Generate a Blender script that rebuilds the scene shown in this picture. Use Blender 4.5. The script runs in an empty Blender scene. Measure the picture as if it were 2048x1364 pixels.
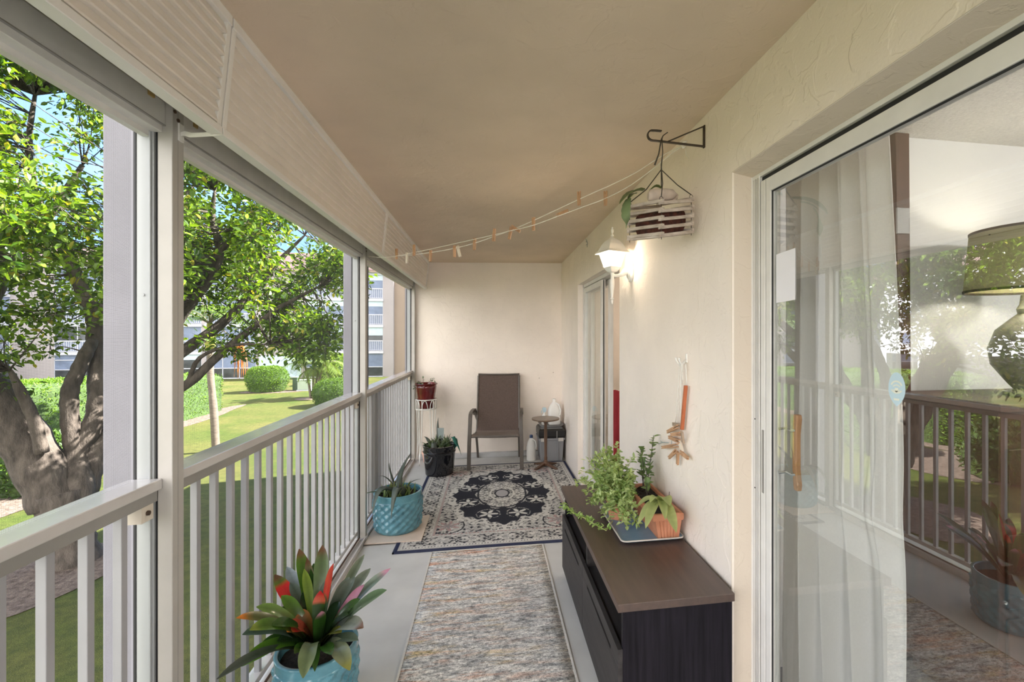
SUN, SKY, EXPO = 9.5, (.6, .55, .9), 2.08
import bpy, bmesh, math, random
from mathutils import Vector, Matrix, noise
R = math.radians
PI = math.pi
random.seed(7)
sc = bpy.context.scene
C = sc.collection

# ------------------------------------------------------------------ materials
def newmat(name):
    m = bpy.data.materials.new(name); m.use_nodes = True
    nt = m.node_tree
    return m, nt, nt.nodes.get('Principled BSDF')

def coords(nt, kind='Object', scale=(1, 1, 1)):
    tc = nt.nodes.new('ShaderNodeTexCoord'); mp = nt.nodes.new('ShaderNodeMapping')
    nt.links.new(tc.outputs[kind], mp.inputs[0]); mp.inputs['Scale'].default_value = scale
    return mp.outputs[0]

def noise_tex(nt, vec, scale, detail=4, rough=.55, dist=0):
    n = nt.nodes.new('ShaderNodeTexNoise')
    n.inputs['Scale'].default_value = scale; n.inputs['Detail'].default_value = detail
    n.inputs['Roughness'].default_value = rough; n.inputs['Distortion'].default_value = dist
    nt.links.new(vec, n.inputs['Vector'])
    return n.outputs['Fac']

def ramp(nt, fac, stops):
    r = nt.nodes.new('ShaderNodeValToRGB'); el = r.color_ramp.elements
    while len(el) < len(stops): el.new(.5)
    for e, (p, c) in zip(el, stops):
        e.position = p
        e.color = (c[0], c[1], c[2], 1) if not isinstance(c, (int, float)) else (c, c, c, 1)
    nt.links.new(fac, r.inputs[0])
    return r.outputs[0]

def mixc(nt, fac, a, b, mode='MIX'):
    m = nt.nodes.new('ShaderNodeMix'); m.data_type = 'RGBA'; m.blend_type = mode
    for sock, v in ((m.inputs[0], fac), (m.inputs[6], a), (m.inputs[7], b)):
        if isinstance(v, (int, float)): sock.default_value = v
        elif isinstance(v, tuple): sock.default_value = (v[0], v[1], v[2], 1)
        else: nt.links.new(v, sock)
    return m.outputs[2]

def bump(nt, h, strength, dist, p):
    b = nt.nodes.new('ShaderNodeBump'); b.inputs['Strength'].default_value = strength; b.inputs['Distance'].default_value = dist
    nt.links.new(h, b.inputs['Height']); nt.links.new(b.outputs[0], p.inputs['Normal'])

def mat(name, col, rough=.5, metal=0, var=.08, vs=6, bs=0, bscale=60, bd=.002, spec=.5, stretch=(1, 1, 1), coat=0, col2=None, trans=0, sss=0):
    m, nt, p = newmat(name)
    p.inputs['Roughness'].default_value = rough; p.inputs['Metallic'].default_value = metal
    p.inputs['Specular IOR Level'].default_value = spec
    if coat: p.inputs['Coat Weight'].default_value = coat; p.inputs['Coat Roughness'].default_value = .08
    v = coords(nt, scale=stretch)
    n = noise_tex(nt, v, vs)
    lo = tuple(c * (1 - var) for c in col); hi = col2 or tuple(min(1, c * (1 + var)) for c in col)
    nt.links.new(ramp(nt, n, [(.3, lo), (.7, hi)]), p.inputs['Base Color'])
    if bs: bump(nt, noise_tex(nt, v, bscale, 5), bs, bd, p)
    return m

def stucco(name, col, scale, strength, var=.06):
    """Skip-trowelled plaster: flat ground with thin raised ridges and small pits."""
    m, nt, p = newmat(name)
    p.inputs['Roughness'].default_value = .75; p.inputs['Specular IOR Level'].default_value = .3
    v = coords(nt)
    big = noise_tex(nt, v, 1.6, 3)
    nt.links.new(ramp(nt, big, [(.3, tuple(c * (1 - var) for c in col)), (.7, tuple(min(1, c * (1 + var)) for c in col))]), p.inputs['Base Color'])
    a = noise_tex(nt, v, scale, 3, .5, .9)
    isl = ramp(nt, a, [(.50, 0.), (.545, 1.)])              # flattened islands of plaster with crisp edges
    b = noise_tex(nt, v, scale * 2.1, 4, .6, .5)
    nick = ramp(nt, b, [(.60, 0.), (.66, .7)])
    h = mixc(nt, .5, isl, nick)
    fine = noise_tex(nt, v, scale * 14, 3)
    h2 = mixc(nt, .18, h, fine)
    bump(nt, h2, strength, .006, p)
    return m

def vcmat(name, rough=.5, spec=.4, transl=0., noise_amt=.12, ns=40, bs=0, bscale=60, coat=0):
    """Colours come with the mesh (pattern or leaf markings), broken up by noise."""
    m, nt, p = newmat(name)
    at = nt.nodes.new('ShaderNodeAttribute'); at.attribute_name = 'Col'
    v = coords(nt)
    n = noise_tex(nt, v, ns)
    f = ramp(nt, n, [(.25, 1 - noise_amt), (.75, 1 + noise_amt)])
    c = mixc(nt, 1., at.outputs['Color'], f, 'MULTIPLY')
    nt.links.new(c, p.inputs['Base Color'])
    p.inputs['Roughness'].default_value = rough; p.inputs['Specular IOR Level'].default_value = spec
    if coat: p.inputs['Coat Weight'].default_value = coat; p.inputs['Coat Roughness'].default_value = .1
    if bs: bump(nt, noise_tex(nt, v, bscale, 5), bs, .003, p)
    if transl:
        t = nt.nodes.new('ShaderNodeBsdfTranslucent'); mx = nt.nodes.new('ShaderNodeMixShader')
        warm = mixc(nt, 1., c, (1.25, 1.25, .45), 'MULTIPLY')
        nt.links.new(warm, t.inputs[0]); mx.inputs[0].default_value = transl
        out = nt.nodes.get('Material Output')
        nt.links.new(p.outputs[0], mx.inputs[1]); nt.links.new(t.outputs[0], mx.inputs[2]); nt.links.new(mx.outputs[0], out.inputs[0])
    return m

def glassmat(name, ior, tint=(.9, .93, .92), rough=0.0):
    m = bpy.data.materials.new(name); m.use_nodes = True; nt = m.node_tree
    nt.nodes.remove(nt.nodes.get('Principled BSDF'))
    out = nt.nodes.get('Material Output')
    fr = nt.nodes.new('ShaderNodeFresnel'); fr.inputs[0].default_value = ior
    geo = nt.nodes.new('ShaderNodeNewGeometry')
    t = nt.nodes.new('ShaderNodeBsdfTransparent'); t.inputs[0].default_value = (*tint, 1)
    g = nt.nodes.new('ShaderNodeBsdfGlossy'); g.inputs['Roughness'].default_value = rough; g.inputs[0].default_value = (.95, .97, .96, 1)
    mx = nt.nodes.new('ShaderNodeMixShader')
    mx2 = nt.nodes.new('ShaderNodeMixShader')          # one reflection per pane: the face turned away only transmits
    t2 = nt.nodes.new('ShaderNodeBsdfTransparent')
    nt.links.new(fr.outputs[0], mx.inputs[0]); nt.links.new(t.outputs[0], mx.inputs[1]); nt.links.new(g.outputs[0], mx.inputs[2])
    nt.links.new(geo.outputs['Backfacing'], mx2.inputs[0]); nt.links.new(mx.outputs[0], mx2.inputs[1]); nt.links.new(t2.outputs[0], mx2.inputs[2])
    nt.links.new(mx2.outputs[0], out.inputs[0])
    return m

def fabric_translucent(name, col, fac, rough=.9):
    m, nt, p = newmat(name)
    v = coords(nt); n = noise_tex(nt, v, 220, 2)
    c = ramp(nt, n, [(.3, tuple(x * .94 for x in col)), (.7, col)])
    nt.links.new(c, p.inputs['Base Color']); p.inputs['Roughness'].default_value = rough; p.inputs['Specular IOR Level'].default_value = .1
    bump(nt, noise_tex(nt, v, 300, 2), .15, .001, p)
    t = nt.nodes.new('ShaderNodeBsdfTranslucent'); nt.links.new(c, t.inputs[0])
    mx = nt.nodes.new('ShaderNodeMixShader'); mx.inputs[0].default_value = fac
    out = nt.nodes.get('Material Output')
    nt.links.new(p.outputs[0], mx.inputs[1]); nt.links.new(t.outputs[0], mx.inputs[2]); nt.links.new(mx.outputs[0], out.inputs[0])
    return m

def emit(name, col, s):
    m = bpy.data.materials.new(name); m.use_nodes = True; nt = m.node_tree
    nt.nodes.remove(nt.nodes.get('Principled BSDF'))
    e = nt.nodes.new('ShaderNodeEmission'); e.inputs[0].default_value = (*col, 1); e.inputs[1].default_value = s
    nt.links.new(e.outputs[0], nt.nodes.get('Material Output').inputs[0])
    return m

M = {}
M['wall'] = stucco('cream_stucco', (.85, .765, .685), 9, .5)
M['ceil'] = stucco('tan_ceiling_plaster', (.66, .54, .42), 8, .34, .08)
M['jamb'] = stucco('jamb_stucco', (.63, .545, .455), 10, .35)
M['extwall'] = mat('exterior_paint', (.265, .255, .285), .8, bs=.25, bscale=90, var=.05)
M['concrete'] = mat('painted_concrete', (.56, .555, .54), .55, var=.10, vs=3, bs=.12, bscale=70, spec=.35)
M['ledge'] = mat('grey_ledge_paint', (.50, .50, .50), .6, var=.1)
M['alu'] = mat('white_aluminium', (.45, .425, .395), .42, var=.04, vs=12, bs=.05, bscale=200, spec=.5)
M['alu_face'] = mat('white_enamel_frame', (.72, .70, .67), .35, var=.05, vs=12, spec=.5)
M['mill'] = mat('mill_aluminium', (.36, .37, .375), .5, .1, var=.08, vs=10, stretch=(1, 1, .1))
M['dark'] = mat('black_rubber_gasket', (.02, .02, .022), .6, var=.2)
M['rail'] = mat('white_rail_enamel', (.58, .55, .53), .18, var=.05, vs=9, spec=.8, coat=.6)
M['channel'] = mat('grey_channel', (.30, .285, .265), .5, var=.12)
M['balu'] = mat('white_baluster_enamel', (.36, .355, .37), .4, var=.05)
M['shutter'] = mat('cream_shutter_enamel', (.76, .70, .635), .42, var=.03, vs=14)
M['shutter_trim'] = mat('white_shutter_trim', (.80, .775, .74), .4, var=.03)
M['wood_tag'] = mat('varnished_wood_bit', (.36, .24, .08), .5, var=.2, vs=30)
M['rust'] = mat('rusty_screw', (.10, .06, .04), .7, .3, var=.4, vs=60)
M['blackwood'] = mat('black_brown_wood', (.011, .009, .013), .45, var=.5, vs=5, stretch=(14, 14, .7), bs=.08, bscale=60, spec=.15)
M['blacktop'] = mat('black_brown_top_sheen', (.066, .037, .027), .44, var=.25, vs=5, stretch=(8, .8, 8), bs=.05, bscale=60, spec=1., coat=.001)  # brown sheen of reflected room light put into the top's colour
M['blackfront'] = mat('black_brown_front', (.036, .032, .032), .5, var=.3, vs=5, stretch=(8, .8, 8), spec=.25)
M['terra'] = mat('terracotta', (.52, .20, .105), .75, var=.14, vs=9, bs=.15, bscale=120, col2=(.60, .27, .16))
M['soil'] = mat('potting_soil', (.018, .013, .010), .95, var=.6, vs=60, bs=1., bscale=90, bd=.01)
M['blueglaze'] = mat('turquoise_glaze', (.075, .23, .31), .2, var=.22, vs=9, coat=.5, col2=(.13, .34, .42))
M['blackglaze'] = mat('black_glaze', (.008, .008, .011), .08, var=.3, coat=.5)
M['redglaze'] = mat('oxblood_glaze', (.105, .006, .008), .14, var=.25, vs=10, coat=.5, col2=(.15, .012, .012))
M['traygl'] = mat('blue_tray_glaze', (.13, .29, .52), .4, var=.2, vs=7, coat=.1, col2=(.24, .38, .52))
M['trayrim'] = mat('pale_tray_rim', (.62, .58, .53), .3, var=.1)
M['whitemetal'] = mat('white_wire_enamel', (.82, .80, .76), .35, var=.03)
M['sling'] = mat('brown_sling_weave', (.115, .083, .070), .85, var=.35, vs=190, bs=.5, bscale=260, bd=.001, spec=.2)
M['slingseat'] = mat('brown_sling_weave_seat', (.19, .15, .125), .75, var=.35, vs=190, bs=.5, bscale=260, bd=.001, spec=.3)
M['bronze'] = mat('bronze_powder_coat', (.105, .088, .075), .45, .1, var=.08, vs=30)
M['tablewood'] = mat('dark_table_wood', (.10, .05, .027), .4, var=.25, vs=8, stretch=(1, 1, .2), coat=.2)
M['tabletop'] = mat('brown_table_top', (.13, .08, .048), .35, var=.25, vs=8, stretch=(3, .6, 1), coat=.2)
M['totegrey'] = mat('grey_plastic_tote', (.25, .25, .26), .45, var=.05)
M['toteblack'] = mat('black_plastic_box', (.018, .017, .017), .3, var=.2)
M['totelid'] = mat('grey_plastic_lid', (.25, .245, .24), .4, var=.06)
M['jugwhite'] = mat('white_plastic_jug', (.80, .78, .74), .35, var=.03)
M['bluecap'] = mat('blue_plastic_cap', (.025, .05, .13), .35, var=.05)
M['pinkpot'] = mat('pink_clay_pot', (.72, .42, .34), .7, var=.1)
M['tile'] = mat('beige_floor_tile', (.66, .545, .46), .35, var=.08, vs=9)
M['tealtag'] = mat('teal_plastic', (.05, .30, .26), .4, var=.1)
M['greytag'] = mat('grey_plant_tag', (.32, .37, .37), .5, var=.15)
M['iron'] = mat('brown_wrought_iron', (.045, .030, .020), .5, .4, var=.3, vs=40)
M['wire'] = mat('dark_twisted_wire', (.07, .06, .05), .5, .5, var=.3, vs=80)
M['greywood'] = mat('weathered_cedar', (.50, .40, .33), .8, var=.28, vs=14, stretch=(1, 1, 4), bs=.4, bscale=60, col2=(.66, .58, .52))
M['driftwood'] = mat('pale_driftwood', (.60, .50, .44), .8, var=.25, vs=9, bs=.4, bscale=40)
M['bark'] = mat('basket_bark', (.075, .020, .012), .9, var=.6, vs=40, bs=1, bscale=70, bd=.01)
M['lanternwhite'] = mat('white_lantern_enamel', (.84, .82, .78), .35, var=.03)
M['cordwhite'] = mat('white_cotton_cord', (.80, .77, .71), .8, var=.06, vs=120)
M['pinwood'] = mat('clothespin_wood', (.48, .28, .16), .6, var=.2, vs=30, stretch=(1, 1, .2))
M['pinwhite'] = mat('pale_clothespin', (.70, .62, .52), .6, var=.1)
M['pingrey'] = mat('weathered_clothespin', (.36, .27, .20), .7, var=.25, vs=30)
M['spring'] = mat('spring_steel', (.45, .45, .45), .35, .9, var=.1)
M['orangewood'] = mat('orange_lacquered_stick', (.47, .13, .05), .4, var=.12)
M['paper'] = mat('white_paper', (.82, .80, .84), .7, var=.02)
M['stick_blue'] = mat('pale_blue_sticker', (.50, .64, .70), .5, var=.05)
M['stick_tan'] = mat('cream_sticker_ink', (.74, .74, .62), .5, var=.05)
M['oak'] = mat('oak_handle', (.50, .26, .12), .45, var=.18, vs=18, stretch=(4, 4, .4))
M['chrome'] = mat('chrome', (.75, .75, .75), .12, 1., var=.02)
M['curtain'] = fabric_translucent('white_linen_curtain', (.86, .84, .81), .35)
M['roomwall'] = mat('pale_room_paint', (.74, .745, .745), .7, var=.03, vs=2)
M['popcorn'] = mat('popcorn_ceiling', (.80, .78, .74), .95, var=.1, vs=90, bs=1., bscale=110, bd=.012)
M['roomfloor'] = mat('room_floor_tile', (.20, .20, .22), .35, var=.15, vs=3)
M['redcurtain'] = mat('red_room_curtain', (.42, .03, .04), .8, var=.15)
M['darkwood'] = mat('dark_walnut', (.07, .026, .012), .45, var=.25, vs=9, stretch=(5, 5, .5))
M['shade'] = fabric_translucent('olive_lamp_shade', (.40, .37, .22), .10)
M['shadetrim'] = mat('brown_shade_trim', (.045, .030, .020), .7, var=.3, vs=90)
M['ceramic'] = mat('pale_ceramic', (.24, .23, .18), .3, var=.3, vs=20)
M['glass'] = glassmat('door_glass', 3.0, (.93, .955, .95))
M['glass_far'] = glassmat('far_door_glass', 2.1, (.93, .955, .95))
def lanternglass():
    m = bpy.data.materials.new('seeded_lantern_glass'); m.use_nodes = True; nt = m.node_tree; nt.nodes.remove(nt.nodes.get('Principled BSDF'))
    t = nt.nodes.new('ShaderNodeBsdfTransparent'); d = nt.nodes.new('ShaderNodeBsdfTranslucent'); g = nt.nodes.new('ShaderNodeBsdfGlossy'); g.inputs['Roughness'].default_value = .1
    a = nt.nodes.new('ShaderNodeMixShader'); b = nt.nodes.new('ShaderNodeMixShader')
    nt.links.new(ramp(nt, noise_tex(nt, coords(nt), 60, 3), [(.3, .12), (.7, .4)]), a.inputs[0]); b.inputs[0].default_value = .06
    nt.links.new(t.outputs[0], a.inputs[1]); nt.links.new(d.outputs[0], a.inputs[2]); nt.links.new(a.outputs[0], b.inputs[1]); nt.links.new(g.outputs[0], b.inputs[2])
    nt.links.new(b.outputs[0], nt.nodes.get('Material Output').inputs[0])
    return m
M['lampglass'] = lanternglass()
M['bulb'] = emit('lit_bulb', (1., .86, .66), 24)
M['bulb2'] = emit('lit_table_bulb', (1., .9, .76), 5)
M['screenwire'] = mat('grey_screen_wire', (.05, .05, .055), .6, var=.1)
# outdoors
M['leaf'] = vcmat('tree_leaf', .28, .6, .42, .2, 3)
M['barktree'] = mat('tree_bark', (.075, .058, .047), .9, var=.5, vs=9, stretch=(1, 1, .35), bs=.9, bscale=26, bd=.03, col2=(.14, .115, .095))
M['hedgeleaf'] = vcmat('hedge_leaf', .5, .35, .35, .25, 6)
M['hedgecore'] = mat('hedge_twigs', (.045, .085, .016), .9, var=.5, vs=8, bs=1, bscale=20, bd=.05)
M['palmtrunk'] = mat('palm_bark', (.15, .12, .095), .85, var=.3, vs=6, stretch=(1, 1, 6), bs=.5, bscale=20, bd=.02)
M['palmleaf'] = vcmat('palm_frond', .4, .5, .3, .15, 4)
M['mulch'] = mat('bark_mulch', (.12, .075, .055), .95, var=.55, vs=9, bs=1, bscale=24, bd=.03, col2=(.20, .15, .12))
M['bldg'] = mat('far_building_paint', (.31, .28, .285), .8, var=.05, vs=.6)
M['bldgtan'] = mat('tan_building_paint', (.27, .205, .16), .8, var=.06, vs=.6)
M['bldgwhite'] = mat('white_building_trim', (.46, .47, .53), .6, var=.04)
M['bldgroof'] = mat('mauve_roof_shingles', (.16, .105, .11), .85, var=.2, vs=5)
M['bldgscreen'] = mat('blue_grey_screen', (.13, .165, .25), .5, var=.25, vs=1.2)
M['bldgdark'] = mat('dark_window_glass', (.045, .05, .055), .15, var=.4, vs=1.5)
M['bldgpanel'] = mat('pale_blue_shutter', (.42, .52, .58), .5, var=.06, vs=3)
M['utility'] = mat('utility_box_paint', (.33, .40, .31), .55, var=.06)
M['utilitydark'] = mat('dark_green_box_paint', (.06, .10, .06), .55, var=.1)

def lawnmat():
    m, nt, p = newmat('lawn_grass')
    v = coords(nt)
    a = ramp(nt, noise_tex(nt, v, .35, 3), [(.35, (.066, .097, .015)), (.65, (.125, .122, .036))])
    b = ramp(nt, noise_tex(nt, v, 6, 5, .7), [(.3, (.55, .6, .5)), (.7, (1.25, 1.2, 1.1))])
    c = mixc(nt, 1., a, b, 'MULTIPLY')
    f = ramp(nt, noise_tex(nt, v, 55, 4, .8), [(.3, .6), (.72, 1.35)])
    nt.links.new(mixc(nt, 1., c, f, 'MULTIPLY'), p.inputs['Base Color'])
    p.inputs['Roughness'].default_value = .8; p.inputs['Specular IOR Level'].default_value = .2
    bump(nt, noise_tex(nt, v, 60, 4), .9, .04, p)
    return m
M['lawn'] = lawnmat()

def runnermat():
    m, nt, p = newmat('runner_weave')
    v = coords(nt, scale=(5, 20, 1))
    s1 = noise_tex(nt, v, 1.6, 6, .72)
    base = ramp(nt, s1, [(.30, (.17, .17, .175)), (.42, (.36, .36, .355)), (.50, (.58, .565, .54)), (.60, (.74, .72, .68)), (.70, (.33, .33, .34))])
    w = noise_tex(nt, coords(nt, scale=(1.3, 9, 1)), 2.3, 5, .7)
    tint = ramp(nt, noise_tex(nt, coords(nt, scale=(1, 2.5, 1)), 3.3, 3), [(.3, (.60, .20, .06)), (.5, (.62, .40, .28)), (.6, (.66, .48, .17)), (.75, (.47, .33, .33))])
    msk = ramp(nt, w, [(.48, 0.), (.62, .8)])
    tc = nt.nodes.new('ShaderNodeTexCoord'); sep = nt.nodes.new('ShaderNodeSeparateXYZ'); nt.links.new(tc.outputs['Object'], sep.inputs[0])
    # the dye is strongest in the near left corner of the runner
    wx = nt.nodes.new('ShaderNodeMapRange'); wx.inputs[1].default_value = .30; wx.inputs[2].default_value = -.38; wx.inputs[3].default_value = .35; wx.inputs[4].default_value = 1.
    nt.links.new(sep.outputs[0], wx.inputs[0])
    msk2 = mixc(nt, 1., msk, wx.outputs[0], 'MULTIPLY')
    c = mixc(nt, msk2, base, tint)
    fine = ramp(nt, noise_tex(nt, coords(nt, scale=(1, 1.8, 1)), 62, 4, .85), [(.36, .30), (.5, .98), (.64, 1.5)])
    nt.links.new(mixc(nt, 1., c, fine, 'MULTIPLY'), p.inputs['Base Color'])
    p.inputs['Roughness'].default_value = .95; p.inputs['Specular IOR Level'].default_value = .1
    bump(nt, noise_tex(nt, coords(nt), 140, 3), .8, .004, p)
    return m
M['runner'] = runnermat()
M['rug'] = vcmat('persian_rug_pile', .95, .1, 0, .18, 120, .5, 260)
M['rugnavy'] = mat('navy_rug_binding', (.028, .034, .075), .95, var=.15, vs=80)
M['bromeliad'] = vcmat('bromeliad_leaf', .25, .5, .12, .15, 30, coat=.25)
M['aloe'] = vcmat('aloe_leaf', .4, .4, .05, .15, 30)
M['herb'] = vcmat('herb_leaf', .45, .4, .3, .15, 30)

# ------------------------------------------------------------------ mesh builder
class MB:
    def __init__(self): self.v = []; self.f = []; self.col = None
    def add(self, vs, fs):
        o = len(self.v); self.v += [tuple(x) for x in vs]; self.f += [tuple(o + i for i in f) for f in fs]
        return self
    def box(self, x0, y0, z0, x1, y1, z1):
        x0, x1 = min(x0, x1), max(x0, x1); y0, y1 = min(y0, y1), max(y0, y1); z0, z1 = min(z0, z1), max(z0, z1)
        return self.add([(x0, y0, z0), (x1, y0, z0), (x1, y1, z0), (x0, y1, z0), (x0, y0, z1), (x1, y0, z1), (x1, y1, z1), (x0, y1, z1)],
                        [(0, 3, 2, 1), (4, 5, 6, 7), (0, 1, 5, 4), (1, 2, 6, 5), (2, 3, 7, 6), (3, 0, 4, 7)])
    def obox(self, c, ax, ay, az):
        c, ax, ay, az = map(Vector, (c, ax, ay, az))
        vs = [c + sx * ax + sy * ay + sz * az for sz in (-1, 1) for sy in (-1, 1) for sx in (-1, 1)]
        return self.add(vs, [(0, 2, 3, 1), (4, 5, 7, 6), (0, 1, 5, 4), (2, 6, 7, 3), (0, 4, 6, 2), (1, 3, 7, 5)])
    def tube(self, pts, rad, n=8, cap=True):
        pts = [Vector(p) for p in pts]
        if isinstance(rad, (int, float)): rad = [rad] * len(pts)
        rings = []; up = None
        for i, p in enumerate(pts):
            a = pts[max(i - 1, 0)]; b = pts[min(i + 1, len(pts) - 1)]
            d = (b - a).normalized() if (b - a).length > 1e-9 else Vector((0, 0, 1))
            if up is None:
                up = Vector((0, 0, 1)) if abs(d.z) < .9 else Vector((1, 0, 0))
            u = d.cross(up)
            if u.length < 1e-6: u = d.cross(Vector((0, 1, 0)))
            u.normalize(); w = u.cross(d).normalized(); up = w
            rings.append([p + rad[i] * (math.cos(2 * PI * k / n) * u + math.sin(2 * PI * k / n) * w) for k in range(n)])
        vs = [v for r in rings for v in r]; fs = []
        for i in range(len(pts) - 1):
            for k in range(n):
                k2 = (k + 1) % n
                fs.append((i * n + k, (i + 1) * n + k, (i + 1) * n + k2, i * n + k2))
        if cap:
            fs.append(tuple(range(n))); fs.append(tuple((len(pts) - 1) * n + k for k in reversed(range(n))))
        return self.add(vs, fs)
    def lathe(self, prof, c=(0, 0, 0), n=32, close=False, cap=True):
        vs = []; fs = []
        for r, z in prof:
            for k in range(n):
                a = 2 * PI * k / n; vs.append((c[0] + r * math.cos(a), c[1] + r * math.sin(a), c[2] + z))
        m = len(prof)
        for i in range(m - 1):
            for k in range(n):
                k2 = (k + 1) % n; fs.append((i * n + k, i * n + k2, (i + 1) * n + k2, (i + 1) * n + k))
        if prof[0][0] > 1e-6 and cap: fs.append(tuple(reversed(range(n))))
        if prof[-1][0] > 1e-6 and not close: fs.append(tuple((m - 1) * n + k for k in range(n)))
        return self.add(vs, fs)
    def ring4(self, rings, cap=True):
        """Loft through rings of equal length."""
        n = len(rings[0]); vs = [v for r in rings for v in r]; fs = []
        for i in range(len(rings) - 1):
            for k in range(n):
                k2 = (k + 1) % n; fs.append((i * n + k, i * n + k2, (i + 1) * n + k2, (i + 1) * n + k))
        if cap:
            fs.append(tuple(reversed(range(n)))); fs.append(tuple((len(rings) - 1) * n + k for k in range(n)))
        return self.add(vs, fs)
    def prism(self, poly, axis, a, b):
        """Extrude a 2-D polygon along axis 0/1/2 from a to b."""
        def P(p, t):
            return [(t, p[0], p[1]), (p[0], t, p[1]), (p[0], p[1], t)][axis]
        n = len(poly); vs = [P(p, a) for p in poly] + [P(p, b) for p in poly]
        fs = [tuple(range(n)), tuple(reversed(range(n, 2 * n)))] + [(i, n + i, n + (i + 1) % n, (i + 1) % n) for i in range(n)]
        return self.add(vs, fs)
    def grid(self, fn, nu, nv, closed_u=False):
        o = len(self.v)
        for j in range(nv + 1):
            for i in range(nu + (0 if closed_u else 1)):
                self.v.append(tuple(fn(i / nu, j / nv)))
        w = nu if closed_u else nu + 1
        for j in range(nv):
            for i in range(nu):
                i2 = (i + 1) % w if closed_u else i + 1
                self.f.append((o + j * w + i, o + j * w + i2, o + (j + 1) * w + i2, o + (j + 1) * w + i))
        return self
    def build(self, name, m, parent=None, smooth=False, bevel=0, fixn=True, cols=None, angle=35, seg=2):
        me = bpy.data.meshes.new(name); me.from_pydata(self.v, [], self.f)
        if fixn:
            bm = bmesh.new(); bm.from_mesh(me); bmesh.ops.recalc_face_normals(bm, faces=bm.faces); bm.to_mesh(me); bm.free()
        if cols is not None:
            ca = me.color_attributes.new('Col', 'FLOAT_COLOR', 'POINT')
            flat = [x for c in cols for x in (c[0], c[1], c[2], 1.)]
            ca.data.foreach_set('color', flat)
        if smooth:
            me.polygons.foreach_set('use_smooth', [True] * len(me.polygons))
            if smooth != 'all':
                try: me.set_sharp_from_angle(angle=R(angle))
                except Exception: pass
        o = bpy.data.objects.new(name, me); C.objects.link(o)
        if isinstance(m, str): m = M[m]
        me.materials.append(m)
        if bevel:
            b = o.modifiers.new('bevel', 'BEVEL'); b.width = bevel; b.segments = seg; b.limit_method = 'ANGLE'; b.angle_limit = R(40)
        if parent is not None:
            o.parent = parent
            o.matrix_parent_inverse = Matrix.Identity(4)
            r, off = parent, Vector((0, 0, 0))
            while r is not None: off += r.location; top = r; r = r.parent
            o.location = (0, 0, 0) if top.name in LOCAL else -off
        return o

def tag(o, label=None, cat=None, group=None, kind=None):
    if label: o['label'] = label
    if cat: o['category'] = cat
    if group: o['group'] = group
    if kind: o['kind'] = kind
    return o

LOCAL = set()
def thing(name, label, cat, loc=(0, 0, 0), rz=None, group=None):
    """An Empty at the thing's base. Without rz its parts are modelled in world coordinates; with it, around the base."""
    o = bpy.data.objects.new(name, None); C.objects.link(o); o.location = loc; o.empty_display_size = .1
    if rz is not None: o.rotation_euler = (0, 0, rz); LOCAL.add(o.name)
    return tag(o, label, cat, group)

def struct(name, mb, m, parent=None, **k):
    o = mb.build(name, m, parent, **k)
    if parent is None: o['kind'] = 'structure'
    return o

def copy_tree(o, parent=None):
    c = o.copy(); C.objects.link(c)
    if parent is not None: c.parent = parent
    for ch in list(o.children): copy_tree(ch, c)
    return c

# ---- the camera's own geometry, also used to turn measured directions into places
FPX, CX, CY, EYE = 910., 1128., 674., 1.5
YAW = math.atan(148 / 910)
def P(px, py, d):
    """The place seen at (px, py) of the photograph, d metres in front of the lens."""
    u = (px - CX) / FPX
    return Vector((d * (u * math.cos(YAW) + math.sin(YAW)), d * (math.cos(YAW) - u * math.sin(YAW)), EYE - (py - CY) * d / FPX))
# ================================================================== the balcony shell
RX, FY, RL = .910, 5.79, -.93            # right wall, far wall, line of the posts
def cz(x): return 2.45 + .019 * (x - RX)  # the slab above falls towards the garden
Y0 = -2.3
fl = MB().box(-1.06, Y0 - .2, -.2, RX + .3, FY + .2, 0)
struct('floor', fl, 'concrete')
ce = MB(); xs = (-1.06, RX + .15)
ce.add([(x, y, cz(x) + dz) for dz in (0, .25) for y in (Y0 - .2, FY + .2) for x in xs], [(0, 2, 3, 1), (4, 5, 7, 6), (0, 1, 5, 4), (2, 6, 7, 3), (0, 4, 6, 2), (1, 3, 7, 5)])
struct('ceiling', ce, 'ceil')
struct('wall_far', MB().box(-1.0, FY, 0, RX + .15, FY + .2, 2.46), 'wall')
struct('wall_behind', MB().box(-1.0, Y0 - .1, 0, RX + .15, Y0, 1.0), 'wall')   # unseen end, kept low as a parapet to let fill light in
struct('trim_1', MB().box(-.86, FY - .045, 0, RX - .001, FY + .01, .06), 'ledge', bevel=.006)   # grey painted ledge along the far wall
ND0, ND1, NDT = -.95, 1.607, 2.126       # near door opening
FD0, FD1, FDT, FDS = 3.135, 4.692, 2.047, .03
T = .15
w = MB()
w.box(RX, FD1, 0, RX + T, FY + .2, 2.47); w.box(RX, FD0, FDT, RX + T, FD1, 2.47); w.box(RX, FD0, 0, RX + T, FD1, FDS)
w.box(RX, ND1, 0, RX + T, FD0, 2.47); w.box(RX, ND0, NDT, RX + T, ND1, 2.47); w.box(RX, Y0, 0, RX + T, ND0, 2.47)
struct('wall_right', w, 'wall')
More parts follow.
